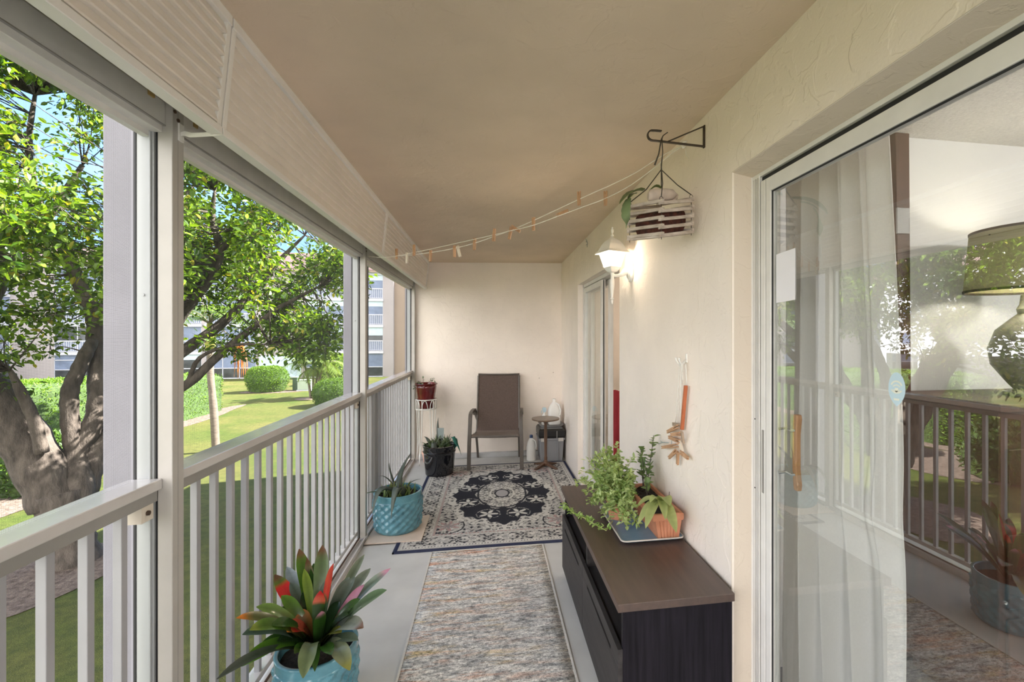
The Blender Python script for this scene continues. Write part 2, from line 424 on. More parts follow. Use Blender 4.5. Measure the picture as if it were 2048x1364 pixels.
# rough stucco returns round the near door
j = MB()
j.add([(RX - .002, ND1 + .001, 0), (RX + .085, ND1 - .008, 0), (RX + .085, ND1 - .008, NDT - .02), (RX - .002, ND1 + .001, NDT + .001)], [(0, 1, 2, 3)])
j.add([(RX + .085, ND1 - .008, 0), (RX + .085, ND1, 0), (RX + .085, ND1, NDT - .02), (RX + .085, ND1 - .008, NDT - .02)], [(0, 1, 2, 3)])
j.add([(RX - .002, ND1 + .001, NDT + .001), (RX + .085, ND1 - .008, NDT - .02), (RX + .085, ND0, NDT - .02), (RX - .002, ND0, NDT + .001)], [(0, 1, 2, 3)])
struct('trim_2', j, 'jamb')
# concrete columns outside the railing and our own building above, below and beside
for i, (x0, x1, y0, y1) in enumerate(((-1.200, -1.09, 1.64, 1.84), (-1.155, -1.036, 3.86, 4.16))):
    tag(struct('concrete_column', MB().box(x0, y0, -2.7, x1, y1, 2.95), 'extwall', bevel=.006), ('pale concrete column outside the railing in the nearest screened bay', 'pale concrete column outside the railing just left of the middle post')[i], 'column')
own = MB()
own.box(-1.06, Y0 - .4, 2.72, 9, 16, 4.25); own.box(-1.06, Y0 - .4, -2.7, 9, 16, -.21)
own.box(6.2, Y0 - .6, -.21, 9, 16, 2.72); own.box(-1.06, FY + .2, -.21, 6.2, 16, 2.72); own.box(RX + T, Y0 - .9, -.21, 6.2, Y0 - .6, 2.72)
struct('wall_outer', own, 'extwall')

# ================================================================== screen posts, headers, screens
def post(y, label, far=False):
    t = thing('screen_post', label, 'post', (RL, y, 0), None, 'white aluminium posts of the screen enclosure')
    zt = 2.205
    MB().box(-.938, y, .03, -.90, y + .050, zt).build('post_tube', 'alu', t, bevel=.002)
    MB().box(-.9010, y + .022, .03, -.8996, y + .0245, zt).build('seam', 'channel', t)
    MB().box(-.946, y + .006, .03, -.938, y + .045, 2.10).build('gasket', 'dark', t)
    c = MB().box(-.990, y - .002, .03, -.946, y + .040, 2.10); c.box(-.957, y - .008, .03, -.951, y, 2.10)
    ch = c.build('screen_channel', 'mill', t, bevel=.0012)
    for z in (.30, .98, 1.62):
        s = MB(); s.tube([(-.972, y - .0045, z), (-.972, y - .001, z)], .004, 8); s.build('screw', 'mill', ch)
    MB().box(-.996, y - .004, .03, -.990, y + .03, 2.10).build('gasket', 'dark', t)
    if not far:
        for dz in (0, .022, .055, .08):
            yy = y + (.022 if dz in (.022, .08) else .008); b = MB(); b.tube([(-.9005, yy, 2.192 - dz * .75), (-.8965, yy, 2.192 - dz * .75)], .0052, 8)
            b.build('rivet', 'rust', t)
    return t
PY = (1.470, 3.520, 5.725)
post(PY[0], 'nearest white screen post, left of the flowering plant')
post(PY[1], 'middle white screen post holding the left end of the clothesline')
post(PY[2], 'farthest white screen post, against the far wall behind the plant stand', True)
bays = ((-2.25, PY[0]), (PY[0] + .05, PY[1]), (PY[1] + .05, PY[2]))
bn = ('nearest', 'middle', 'farthest')
def wires(y0, y1, z0, z1, x, pitch=.0034, r=.00013):
    m = MB()
    def strand(a, b, w):
        a, b = Vector(a), Vector(b); d = (b - a).normalized(); s = d.cross(Vector((1, 0, 0))).normalized() * w
        m.add([a - s, b - s, b + s, a + s], [(0, 1, 2, 3)])
        n = Vector((w, 0, 0)); m.add([a - n, b - n, b + n, a + n], [(0, 1, 2, 3)])
    y = y0
    while y < y1: strand((x, y, z0), (x, y, z1), r); y += pitch
    z = z0
    while z < z1: strand((x, y0, z), (x, y1, z), r); z += pitch
    return m
for k, (a, b) in enumerate(bays):
    t = thing('insect_screen', '%s insect screen panel in a white aluminium frame above and behind the railing' % bn[k], 'screen', (RL - .06, a, 0), None, 'insect screens of the balcony')
    h = MB(); h.prism([(-1.0, 2.085), (-.925, 2.085), (-.925, 2.105), (-.918, 2.108), (-.918, 2.172), (-1.0, 2.172)], 1, a, b)
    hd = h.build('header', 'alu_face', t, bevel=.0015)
    MB().box(-.9235, a, 2.1035, -.9165, b, 2.1065).build('groove', 'channel', hd)
    MB().box(-.975, a, 2.070, -.955, b, 2.086).build('screen_bead', 'alu_face', t)
    sl = MB().prism([(-1.03, 0), (-.895, 0), (-.895, .040), (-.903, .040), (-.903, .018), (-.938, .018), (-.938, .030), (-.950, .030), (-.950, .018), (-1.03, .022)], 1, a, b)
    s_ = sl.build('floor_track', 'rail', t, bevel=.001)
    MB().box(-.9495, a, .028, -.9385, b, .0325).build('track_seal', 'rust', s_)
    if k: tag(wires(a + .005, b - .005, .05, 2.08, -.985).build('insect_mesh', 'screenwire', t, fixn=False), kind='stuff')
    else: tag(wires(.30, b - .03, .05, 2.08, -.985).build('insect_mesh', 'screenwire', t, fixn=False), kind='stuff')
    # railing
    rt = thing('balcony_railing', '%s section of white balcony railing with slim upright balusters' % bn[k], 'railing', (-.97, a, 0), None, 'balcony railings')
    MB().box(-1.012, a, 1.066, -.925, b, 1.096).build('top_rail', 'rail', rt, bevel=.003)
    MB().box(-.995, a, 1.032, -.938, b, 1.066).build('rail_channel', 'channel', rt)
    MB().box(-.992, a, .058, -.952, b, .085).build('bottom_rail', 'rail', rt, bevel=.002)
    y = a + .075 if k else b - .085
    sgn = 1 if k else -1
    n = 0
    while (a + .02 < y < b - .03) and n < 22:
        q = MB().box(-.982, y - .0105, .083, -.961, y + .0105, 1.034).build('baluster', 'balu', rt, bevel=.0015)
        y += sgn * .1035; n += 1
    br = MB().box(-.99, b - .05, .985, -.945, b - .005, 1.03).build('end_bracket', 'pinwhite', rt)
    sc2 = MB(); sc2.tube([(-.946, b - .028, 1.008), (-.940, b - .028, 1.008)], .007, 8); sc2.build('screw', 'rust', br)
# painted beam between the headers and the slab
struct('trim_3', MB().box(-1.045, Y0, 2.172, -.945, FY, 2.43), 'alu_face', bevel=.003)

# ================================================================== raised storm shutters under the slab
def shutter(y0, y1, label, opened, straps):
    t = thing('storm_shutter', label, 'shutter', (-.74, y0, 2.09), None, 'cream slatted shutters folded up under the ceiling')
    def X(z): return -.766 + (z - 2.088) * (.031 / .33)
    z0, z1 = 2.092, 2.405
    n = 9; h = (z1 - z0 - .03) / n
    bk = MB(); bk.prism([(X(z0) - .024, z0), (X(z0) - .012, z0), (X(z1) - .012, z1), (X(z1) - .024, z1)], 1, y0, y1)
    bk.build('backing', 'channel' if opened else 'shutter', t)
    s = MB(); lip = .012 if opened else .0045
    for i in range(n):
        a = z0 + .012 + i * h; b = a + h
        s.prism([(X(a) - .010, a), (X(a) + lip - .004, a + .001), (X(a) + lip - .003, a + .006), (X(b) - .004, b + .003), (X(b) - .010, b + .003)], 1, y0 + .022, y1 - .022)
    s.build('slats', 'shutter', t)
    for a, b in ((y0, y0 + .02), (y1 - .02, y1)):
        f = MB(); f.prism([(X(z0) - .022, z0), (X(z0) + .006, z0), (X(z1) + .006, z1), (X(z1) - .022, z1)], 1, a, b)
        f.build('stile', 'shutter_trim', t, bevel=.0015)
    MB().box(X(z0) - .026, y0, z0 - .012, X(z0) + .010, y1, z0 + .010).build('bottom_edge', 'shutter_trim', t, bevel=.002)
    MB().box(X(z1) - .02, y0, z1 - .014, X(z1) + .008, y1, z1 + .020).build('hinge_rail', 'shutter_trim', t, bevel=.002)
    for (yy, m, dx) in straps:
        (MB().box(-.947, yy - dx, 2.174, -.900, yy + dx, 2.222) if m == 'alu_face' else MB().box(-.9175, yy - dx, 2.158, -.9115, yy + dx, 2.198)).build('mounting_block', m, t, bevel=.002)
    return t
shutter(-1.6, 1.442, 'nearest raised storm shutter, its slats tilted half open', True, ((1.41, 'wood_tag', .011),))
s2 = shutter(1.448, 3.452, 'middle raised storm shutter above the widest screened bay, slats closed', False, ((1.60, 'wood_tag', .009), (2.25, 'alu_face', .03), (3.02, 'alu_face', .03)))
shutter(3.458, 5.72, 'farthest raised storm shutter, ending at the far wall', False, ((4.2, 'alu_face', .03), (5.0, 'alu_face', .03)))
b = MB(); pts = [(-.897, 1.497, 2.095), (-.885, 1.493, 2.097), (-.86, 1.48, 2.088), (-.82, 1.46, 2.083), (-.785, 1.448, 2.082), (-.758, 1.444, 2.086)]
b.ring4([[Vector(p) + Vector((.003, 0, dz + dy)) for dz, dy in ((-.006, 0), (.006, 0))] + [Vector(p) + Vector((-.003, .004, dz)) for dz in (.006, -.006)] for p in pts])
b.box(-.9, 1.492, 2.075, -.895, 1.512, 2.125)
b.build('strap', 'shutter_trim', s2, smooth=True)
# ================================================================== near sliding door (door_1)
d1 = bpy.data.objects.new('door_1', None); C.objects.link(d1); d1.location = (1.0, ND1, 0); tag(d1, 'near sliding glass door reflecting the garden and railing', 'door', None, 'structure')
GX = 1.0
f = MB()
f.box(.990, 1.553, 0, 1.075, ND1 - .004, 2.119); f.box(.985, 1.5995, 0, .9905, ND1 - .003, 2.119); f.box(.985, 1.549, 0, .9905, 1.556, 2.1)
f.build('jamb_frame', 'alu_face', d1, bevel=.0012)
MB().box(.9885, 1.575, 0, .9902, 1.578, 2.1).build('jamb_groove', 'channel', d1)
f = MB()
f.box(.988, ND0, 2.094, 1.075, 1.6, 2.119); f.box(1.012, ND0, 2.071, 1.075, 1.553, 2.094)
f.build('head_frame', 'alu_face', d1, bevel=.0015)
MB().box(1.0, ND0, 2.068, 1.012, 1.553, 2.0935).build('head_groove', 'dark', d1)
f = MB().box(.985, ND0, 0, 1.075, 1.56, .02); f.box(.990, ND0, .02, .995, 1.56, .035); f.build('sill_track', 'mill', d1, bevel=.001)
s = MB(); y1, y0 = 1.541, .30
s.box(.986, 1.482, .03, 1.022, y1, 2.073); s.box(.984, 1.512, .03, .987, 1.518, 2.07); s.box(.986, y0, 2.022, 1.022, 1.482, 2.073); s.box(.986, y0, .03, 1.022, 1.482, .10); s.box(.986, y0, .03, 1.022, y0 + .06, 2.073)
sp = s.build('sliding_panel', 'alu_face', d1, bevel=.002)
g = MB().box(.991, 1.476, .1, .994, 1.4825, 2.022); g.box(.991, y0, 2.017, .994, 1.482, 2.0225); g.build('glazing_seal', 'dark', sp)
MB().box(GX, y0 + .06, .10, GX + .006, 1.482, 2.022).build('glass_pane', 'glass', sp)
s = MB(); s.box(1.03, ND0 + .01, .03, 1.066, ND0 + .07, 2.07); s.box(1.03, .24, .03, 1.066, .30, 2.07); s.box(1.03, ND0, 2.02, 1.066, .3, 2.07); s.box(1.03, ND0, .03, 1.066, .3, .1)
s2_ = s.build('fixed_panel', 'alu_face', d1, bevel=.002)
MB().box(1.045, ND0 + .07, .1, 1.051, .24, 2.02).build('glass_pane', 'glass', s2_)
MB().box(.9855, 1.5075, .03, .9862, 1.5095, 2.07).build('stile_groove', 'channel', sp)
MB().box(.9894, 1.5625, 0, .9901, 1.565, 2.1).build('jamb_groove', 'dark', d1)
MB().box(.9894, 1.590, 0, .9901, 1.5915, 2.1).build('jamb_groove', 'channel', d1)
k = MB(); k.tube([(.9902, 1.584, 1.19), (.9893, 1.584, 1.19)], .003, 8); k.tube([(.9902, 1.584, .93), (.9893, 1.584, .93)], .003, 8); k.build('screw_holes', 'dark', d1)
MB().box(.9835, 1.519, .93, .9862, 1.531, 1.16).build('latch_plate', 'channel', sp, bevel=.001)
# oak pull on the room side, seen through the glass
h = MB(); zc = [0.965, .985, 1.04, 1.16, 1.215, 1.23]; wd = [.010, .0115, .0105, .0105, .0115, .010]
h.ring4([[(1.058 + .9 * a * r, 1.437 + b * r + (.003 if 1 < i < 4 else -.003), z) for a, b in ((-1, -1), (1, -1), (1, 1), (-1, 1))] for i, (z, r) in enumerate(zip(zc, wd))])
hd = h.build('pull_handle', 'oak', sp, bevel=.003); hd['label'] = 'oak pull handle'
for z in (1.02, 1.175):
    k = MB(); k.tube([(1.008, 1.468, z), (1.03, 1.46, z + .004), (1.042, 1.445, z - .002), (1.052, 1.437, z)], .005, 8); k.build('handle_bracket', 'chrome', hd)
n = MB().add([(.9975, 1.466, 1.620), (.9975, 1.366, 1.624), (.9975, 1.366, 1.795), (.9975, 1.466, 1.791), (.999, 1.466, 1.620), (.999, 1.366, 1.624), (.999, 1.366, 1.795), (.999, 1.466, 1.791)],
             [(0, 1, 2, 3), (7, 6, 5, 4), (0, 4, 5, 1), (1, 5, 6, 2), (2, 6, 7, 3), (3, 7, 4, 0)])
tag(n.build('paper_notice', 'paper'), 'blank white sheet of paper stuck on the glass of the sliding door', 'paper')
# shield sticker with a pale emblem
def shield(y0, z0, hw, hh, x, th):
    pts = []
    for k in range(28):
        a = 2 * PI * k / 28; cx_, s_ = math.sin(a), math.cos(a)
        z = s_ * hh; wv = hw * (1 - max(0, -s_) ** 2.2 * .12)
        if s_ < -.25: wv = hw * (1.0 - .25 * ((-s_ - .25) / .75) ** 1.5)
        pts.append((y0 + cx_ * wv, z0 + z))
    lo = min(range(28), key=lambda i: pts[i][1]); pts[lo] = (pts[lo][0], pts[lo][1] - hh * .08)
    return MB().prism(pts, 0, x - th, x)
st = thing('shield_sticker', 'pale blue shield-shaped sticker on the sliding door glass over the curtain', 'sticker', (.999, .985, 1.35))
YS, ZS = .985, 1.371
shield(YS, ZS, .0235, .041, .9995, .0006).build('backing', 'stick_blue', st)
e = MB()
def arc(cy, cz_, r, a0, a1, w, n=12):
    pts = [(cy + r * math.cos(R(a0 + (a1 - a0) * k / n)), cz_ + r * .95 * math.sin(R(a0 + (a1 - a0) * k / n))) for k in range(n + 1)]
    inn = [(cy + (r - w) * math.cos(R(a0 + (a1 - a0) * k / n)), cz_ + (r - w) * .95 * math.sin(R(a0 + (a1 - a0) * k / n))) for k in range(n + 1)]
    for k in range(n): e.prism([pts[k], pts[k + 1], inn[k + 1], inn[k]], 0, .9984, .9988)
arc(YS, ZS + .004, .0175, 20, 160, .004); arc(YS, ZS - .001, .0125, 35, 145, .003); arc(YS, ZS + .006, .019, 215, 325, .004); arc(YS, ZS + .001, .010, 200, 340, .003)
e.prism([(YS - .008, ZS - .024), (YS + .008, ZS - .024), (YS + .007, ZS - .029), (YS - .007, ZS - .029)], 0, .9984, .9988)
e.prism([(YS - .005, ZS + .002), (YS + .005, ZS + .002), (YS + .004, ZS - .006), (YS, ZS - .009), (YS - .004, ZS - .006)], 0, .9984, .9988)
e.build('emblem', 'stick_tan', st)

# curtain in the room, gathered and hanging to the floor
cu = MB()
def cur(u, v):
    z = 2.40 - v * 2.385
    far = 1.66 - .01 * v
    near = 1.222 - .090 * min(1, v * 1.15) - .012 * math.sin(v * 5) + (.02 * max(0, (v - .72) / .28) ** 2)
    y = far + (near - far) * u
    f = u * 5.2 + .35 * math.sin(2.1 * u + v * 1.3)
    amp = .040 * (1 - .35 * v) * (.6 + .4 * math.sin(u * 3 + 1))
    x = 1.175 + amp * math.sin(2 * PI * f) + .012 * math.sin(2 * PI * (f * 1.9 + v * .6)) + .018 * math.sin(4.5 * v + 5 * u) * v
    bulge = math.exp(-((u - .82) / .16) ** 2 - ((v - .60) / .05) ** 2) * .03
    x -= bulge
    return (x, y + .014 * math.cos(2 * PI * f), z)
cu.grid(cur, 150, 70)
co = cu.build('curtain', 'curtain', None, smooth='all', fixn=False)
so = co.modifiers.new('cloth', 'SOLIDIFY'); so.thickness = .0015
tag(co, 'long white linen curtain hanging inside the near sliding door', 'curtain')

# ---- the living room behind it
struct('wall_room_end', MB().box(RX + T, 1.88, 0, 6.2, 1.98, 2.46), 'roomwall')
struct('wall_room_back', MB().box(6.1, -2.6, 0, 6.2, 1.88, 2.46), 'roomwall')
struct('wall_room_near', MB().box(RX + T, -2.75, 0, 6.2, -2.6, 2.46), 'roomwall')
struct('floor_room', MB().box(RX + T, -2.7, -.05, 6.2, 5.9, .002), 'roomfloor')
struct('ceiling_room', MB().box(RX + T, -2.7, 2.452, 6.2, 5.99, 2.7), 'popcorn')
MBw = MB().ring4([[(1.90, 1.84, .0), (1.955, 1.84, .0), (1.955, 1.878, .0), (1.90, 1.878, .0)], [(1.86, 1.84, 2.452), (1.935, 1.84, 2.452), (1.935, 1.878, 2.452), (1.86, 1.878, 2.452)]])
wb = MBw.build('wooden_post', 'darkwood', bevel=.003); tag(wb, 'dark wooden upright against the room wall beside the curtain edge', 'post')
MB().box(1.862, 1.832, 1.98, 1.928, 1.841, 2.10).build('metal_plate', 'mill', wb, bevel=.002)
lx, ly = 2.26, 1.60
ch = thing('dark_chest', 'dark wooden chest in the room under the table lamp', 'chest', (lx, 1.62, 0))
MB().box(lx - .38, 1.42, .06, lx + .40, 1.83, 1.22).build('body', 'darkwood', ch, bevel=.004)
MB().box(lx - .40, 1.40, 1.22, lx + .42, 1.835, 1.25).build('top', 'darkwood', ch, bevel=.004)
for z in (.30, .62, .94):
    d = MB().box(lx - .35, 1.408, z - .14, lx + .37, 1.42, z + .14).build('drawer', 'darkwood', ch, bevel=.004)
    for dx in (-.18, .2):
        k = MB(); k.lathe([(.004, 0), (.004, .01), (.012, .014), (.012, .022), (0, .026)], (0, 0, 0), 12); k.v = [(lx + dx + x, 1.409 - z_, z + y) for x, y, z_ in k.v]; k.build('knob', 'iron', d)
for dx in (-.35, .33): MB().box(lx + dx, 1.45, 0.002, lx + dx + .04, 1.80, .06).build('foot', 'darkwood', ch)
la = thing('table_lamp', 'table lamp with olive drum shade and dark trim, behind the glass', 'lamp', (lx, ly, 1.25))
k = MB(); k.lathe([(.075, 1.25), (.075, 1.265), (.04, 1.275), (.06, 1.30), (.115, 1.38), (.125, 1.45), (.10, 1.53), (.05, 1.58), (.028, 1.60), (.032, 1.62), (.022, 1.64), (.018, 1.68)], (lx, ly, 0), 32); k.build('lamp_base', 'ceramic', la, smooth=True)
sr0, sr1, sz0, sz1 = .205, .185, 1.70, 1.955
k = MB(); k.lathe([(sr0, sz0), (sr1, sz1), (sr1 - .003, sz1), (sr0 - .003, sz0), (sr0, sz0)], (lx, ly, 0), 48, True, False); shd = k.build('lamp_shade', 'shade', la, smooth=True)
for r_, z in ((sr0, sz0), (sr1, sz1)):
    k = MB()
    k.lathe([(r_ + .002, z - .005), (r_ + .003, z + .005), (r_ - .005, z + .005), (r_ - .005, z - .005), (r_ + .002, z - .005)], (lx, ly, 0), 48, True, False)
    k.build('trim_band', 'shadetrim', shd, smooth=True)
k = MB(); k.tube([(lx, ly, 1.68), (lx, ly, 1.74)], .006, 8); k.tube([(lx - .19, ly, 1.93), (lx + .19, ly, 1.93)], .003, 6); k.tube([(lx, ly, 1.74), (lx + .05, ly, 1.80), (lx + .045, ly, 1.89), (lx, ly, 1.93)], .0025, 6); k.build('harp', 'iron', la)
k = MB(); k.lathe([(.0, 1.725), (.013, 1.73), (.016, 1.76), (.032, 1.80), (.03, 1.83), (0, 1.85)], (lx, ly, 0), 16); k.build('bulb', 'bulb2', la, smooth='all')
L = bpy.data.lights.new('table_lamp_light', 'POINT'); L.energy = 2.2; L.color = (1, .93, .82); L.shadow_soft_size = .04
lo = bpy.data.objects.new('table_lamp_light', L); C.objects.link(lo); lo.location = (lx, ly - .045, 1.80)

L = bpy.data.lights.new('room_fill_light', 'POINT'); L.energy = 26; L.color = (1, .95, .88); L.shadow_soft_size = .15  # unseen source added to brighten the curtain and the room
lo = bpy.data.objects.new('room_fill_light', L); C.objects.link(lo); lo.location = (3.0, -.2, 2.25)
# ================================================================== far sliding door (door_2), half open
L = bpy.data.lights.new('bedroom_fill_light', 'POINT'); L.energy = 7; L.color = (1, .88, .72); L.shadow_soft_size = .1  # unseen source added to lift the dark gap of the far door
lo = bpy.data.objects.new('bedroom_fill_light', L); C.objects.link(lo); lo.location = (2.3, 4.2, 2.25)
d2 = bpy.data.objects.new('door_2', None); C.objects.link(d2); d2.location = (.99, FD1, FDS); tag(d2, 'far sliding glass door standing half open beyond the lantern', 'door', None, 'structure')
f = MB(); f.box(.965, FD1 - .03, FDS, 1.08, FD1 - .002, FDT - .003); f.box(.965, FD0 + .002, FDS, 1.08, FD0 + .03, FDT - .003); f.box(.965, FD0, FDT - .035, 1.08, FD1, FDT - .003); f.box(.925, FD0, FDS, 1.09, FD1, FDS + .03)
f.build('door_frame', 'alu_face', d2, bevel=.0015)
MB().box(.998, FD0 + .03, FDS + .028, 1.002, FD1 - .03, FDS + .034).build('track_rib', 'mill', d2)
def slider(x, ya, yb, m):
    q = MB(); z0, z1 = FDS + .035, FDT - .04
    q.box(x, ya, z0, x + .036, ya + .05, z1); q.box(x, yb - .05, z0, x + .036, yb, z1); q.box(x, ya + .05, z1 - .05, x + .036, yb - .05, z1); q.box(x, ya + .05, z0, x + .036, yb - .05, z0 + .07)
    o = q.build('sliding_panel', 'alu_face', d2, bevel=.002)
    MB().box(x + .014, ya + .05, z0 + .07, x + .020, yb - .05, z1 - .05).build('glass_pane', m, o)
    return o
p1 = slider(.970, 3.90, 4.655, 'glass_far'); p2 = slider(1.030, 3.86, 4.63, 'glass_far')
MB().box(.984, 3.893, FDS + .04, .992, 3.9, FDT - .045).build('weather_strip', 'dark', p1)
rc = MB()
rc.grid(lambda u, v: (1.165 + .018 * math.sin(u * 26), 3.96 + u * .22, 1.0 - v * .97), 40, 4)
ro = rc.build('red_cloth', 'redcurtain', None, smooth='all'); s_ = ro.modifiers.new('cloth', 'SOLIDIFY'); s_.thickness = .002; tag(ro, 'red cloth hanging low just inside the half-open far door', 'cloth')
struct('wall_bedroom_back', MB().box(3.6, 1.98, 0, 3.7, 5.985, 2.45), 'wall')
struct('wall_bedroom_end', MB().box(RX + T + .001, FY - .1, 0, 3.6, FY + .19, 2.45), 'wall')
# ================================================================== helpers for leaves and measured places
def atX(px, py, X):
    u = (px - CX) / FPX; a = u * math.cos(YAW) + math.sin(YAW); d = X / a
    return P(px, py, d)
def atY(px, py, Y):
    u = (px - CX) / FPX; d = Y / (math.cos(YAW) - u * math.sin(YAW)); return P(px, py, d)
def bez(a, b, c, t): return a * (1 - t) ** 2 + b * 2 * t * (1 - t) + c * t * t
class Foliage(MB):
    def __init__(self): super().__init__(); self.cols = []
    def blade(self, a, ctrl, b, w, colf, n=10, fold=.25, prof=None, thick=0, roll=0.):
        a, ctrl, b = Vector(a), Vector(ctrl), Vector(b)
        prof = prof or (lambda t: (.45 + .9 * t - .35 * t * t) * (1 if t < .72 else max(.02, math.cos((t - .72) / .28 * PI / 2)) ** .7))
        o = len(self.v); k = 4 if thick else 3
        for i in range(n + 1):
            t = i / n; p = bez(a, ctrl, b, t); d = (bez(a, ctrl, b, min(1, t + .02)) - bez(a, ctrl, b, max(0, t - .02))).normalized()
            s = d.cross(Vector((0, 0, 1)))
            if s.length < .05: s = Vector((1, 0, 0))
            s.normalize(); up = s.cross(d).normalized()
            if roll: s, up = s * math.cos(roll) + up * math.sin(roll), up * math.cos(roll) - s * math.sin(roll)
            ww = w * prof(t) * .5
            self.v += [tuple(p - s * ww + up * fold * ww), tuple(p), tuple(p + s * ww + up * fold * ww)]
            if thick: self.v.append(tuple(p - up * thick * (1 - t * .9)))
            for q in range(k): self.cols.append(colf(t, (-1, 0, 1, 0)[q]))
        for i in range(n):
            r, r2 = o + i * k, o + (i + 1) * k
            if thick: self.f += [(r + j, r + (j + 1) % 4, r2 + (j + 1) % 4, r2 + j) for j in range(4)]
            else: self.f += [(r, r + 1, r2 + 1, r2), (r + 1, r + 2, r2 + 2, r2 + 1)]
    def leaf(self, p, d, up, L, W, col):
        """A small folded leaf: six points, two lobes."""
        d = d.normalized(); s = d.cross(up)
        if s.length < 1e-3: s = d.cross(Vector((1, 0, .3)))
        s.normalize(); n = s.cross(d)
        o = len(self.v)
        m = n * W * .12
        self.v += [tuple(p), tuple(p + d * L * .28 + s * W * .42 + m), tuple(p + d * L * .66 + s * W * .42 + m - n * L * .04), tuple(p + d * L - n * L * .12), tuple(p + d * L * .66 - s * W * .42 + m - n * L * .04), tuple(p + d * L * .28 - s * W * .42 + m)]
        self.f += [(o, o + 1, o + 2, o + 3), (o, o + 3, o + 4, o + 5)]
        self.cols += [col] * 6
    def fin(self, name, m, parent=None, smooth='all'):
        return self.build(name, m, parent, smooth=smooth, fixn=False, cols=self.cols)
def lerp(a, b, t): return tuple(x + (y - x) * t for x, y in zip(a, b))
def rv():
    while True:
        v = Vector((random.uniform(-1, 1), random.uniform(-1, 1), random.uniform(-1, 1)))
        if .05 < v.length < 1: return v.normalized()

# ================================================================== rugs
def rugcol(u, v):
    """u, v in metres from the rug's centre. Cream field, black medallion, scroll borders."""
    W, H = .78, 1.06
    BG = (.43, .41, .385); BK = (.030, .031, .040); LT = (.57, .55, .515); PK = (.38, .25, .245); GR = (.25, .245, .245)
    au, av = abs(u), abs(v); e = min(W - au, H - av)
    if e < .028: return (.028, .034, .075)
    if e < .045: return BG
    side = (W - au) < (H - av)
    s = v if side else u                                     # along the border
    def fl(x, y, r, k, ph=0):
        d = math.hypot(x, y); a = math.atan2(y, x)
        return d < r * (.62 + .38 * math.cos(k * a + ph))
    if e < .255:
        q = e - .045
        if q < .03:                                          # dotted guard
            return BK if (math.sin(s * 2 * PI / .022) > .35 and .008 < q < .02) else LT
        if q > .18:
            if q > .197: return PK if math.sin(s * 2 * PI / .03) > -.3 else BG
            return LT if q < .187 else BG
        y = q - .105; per = .24; x = (s + .12) % per - per / 2
        if fl(x, y, .052, 6): return GR if fl(x, y, .03, 6) else LT
        yy = .052 * math.sin(s * 2 * PI / per)
        if abs(y - yy) < .006 or abs(y + yy) < .004: return BK
        x2 = (s % per) - per / 2
        if fl(x2, y, .048, 5, .6): return BK if not fl(x2, y, .026, 5, .6) else LT
        if math.sin(s * 90) * math.sin(q * 110) > .62: return BK
        return BG if math.sin(s * 37) * math.sin(q * 61) < .5 else LT
    # field: floral scatter, mirrored
    f = math.sin(au * 61 + 2.1 * math.sin(av * 37)) * math.sin(av * 53 + 1.7 * math.sin(au * 41)) 
    g = math.sin(au * 118 + 3 * math.sin(av * 71)) * math.sin(av * 109 + 2 * math.sin(au * 83))
    v -= .04; av = abs(v)
    mx, my = .425, .69
    a = math.atan2(av / my, au / mx); rr = math.hypot(au / mx, av / my)
    lobe = 1 + .045 * math.cos(8 * a) + .03 * math.cos(24 * a)
    if rr < 1.0 * lobe:
        if rr < .56 * (1 + .05 * math.cos(10 * a)):
            if rr < .17 * (1 + .05 * math.cos(8 * a)): return (.36, .34, .345) if rr < .135 else BK
            if abs(rr - .26) < .018: return LT
            if abs(rr - .53) < .018: return BK
            if g > .52 or f > .8: return BK
            return LT if f < -.35 else (GR if g < -.66 else BG)
        # black ground with eight pale leaf sprays
        for k in range(8):
            an = k * PI / 4 + PI / 8
            cx_, cy_ = .78 * mx * math.cos(an), .78 * my * math.sin(an)
            x, y = u - cx_, v - cy_
            ca, sa = math.cos(-an), math.sin(-an); x, y = x * ca - y * sa, x * sa + y * ca
            if fl(x, y, .085, 5, PI): return LT if not fl(x, y, .03, 5) else GR
            if abs(math.hypot(x, y) - .10) < .005 and g > 0: return BG
        return BK
    if rr < 1.16 * lobe:
        return LT if f > -.25 else (BK if g > .1 else BG)
    # corner rosettes
    if fl(au - .44, av - .70, .10, 7): return GR if fl(au - .44, av - .70, .055, 7) else PK
    if abs(math.hypot(au - .44, (av - .70) * .9) - .125) < .006: return BK
    if f > .62: return BK
    if g > .70: return GR
    if g < -.72: return BK
    return LT if f < -.3 else BG
rc_ = Vector((.113, 4.345, 0)); HW, HH = .78, 1.06
m = MB(); nu, nv = 300, 408; cols = []
m.grid(lambda u, v: (rc_.x + (u - .5) * 2 * HW, rc_.y + (v - .5) * 2 * HH, .009), nu, nv)
cols = [rugcol(x - rc_.x, y - rc_.y) for x, y, z in m.v]
rug = m.build('persian_rug', 'rug', None, fixn=False, cols=cols); tag(rug, 'cream and black patterned oriental rug under the patio chair', 'rug')
bm_ = MB()
for b4 in ((-HW, -HH, HW, -HH + .012), (-HW, HH - .012, HW, HH), (-HW, -HH, -HW + .012, HH), (HW - .012, -HH, HW, HH)):
    bm_.box(rc_.x + b4[0], rc_.y + b4[1], .001, rc_.x + b4[2], rc_.y + b4[3], .0095)
bm_.build('binding', 'rugnavy', rug)
rn = MB(); RX0, RX1, RY0, RY1 = -.398, .372, .85, 3.262
rn.grid(lambda u, v: (RX0 + u * (RX1 - RX0) + .004 * math.sin(v * 9), RY0 + v * (RY1 - RY0), .008 + .0012 * math.sin(v * 30) * math.sin(u * 9)), 12, 60)
rr_ = rn.build('runner_rug', 'runner', None, smooth='all'); rr_.modifiers.new('pile', 'SOLIDIFY').thickness = .007
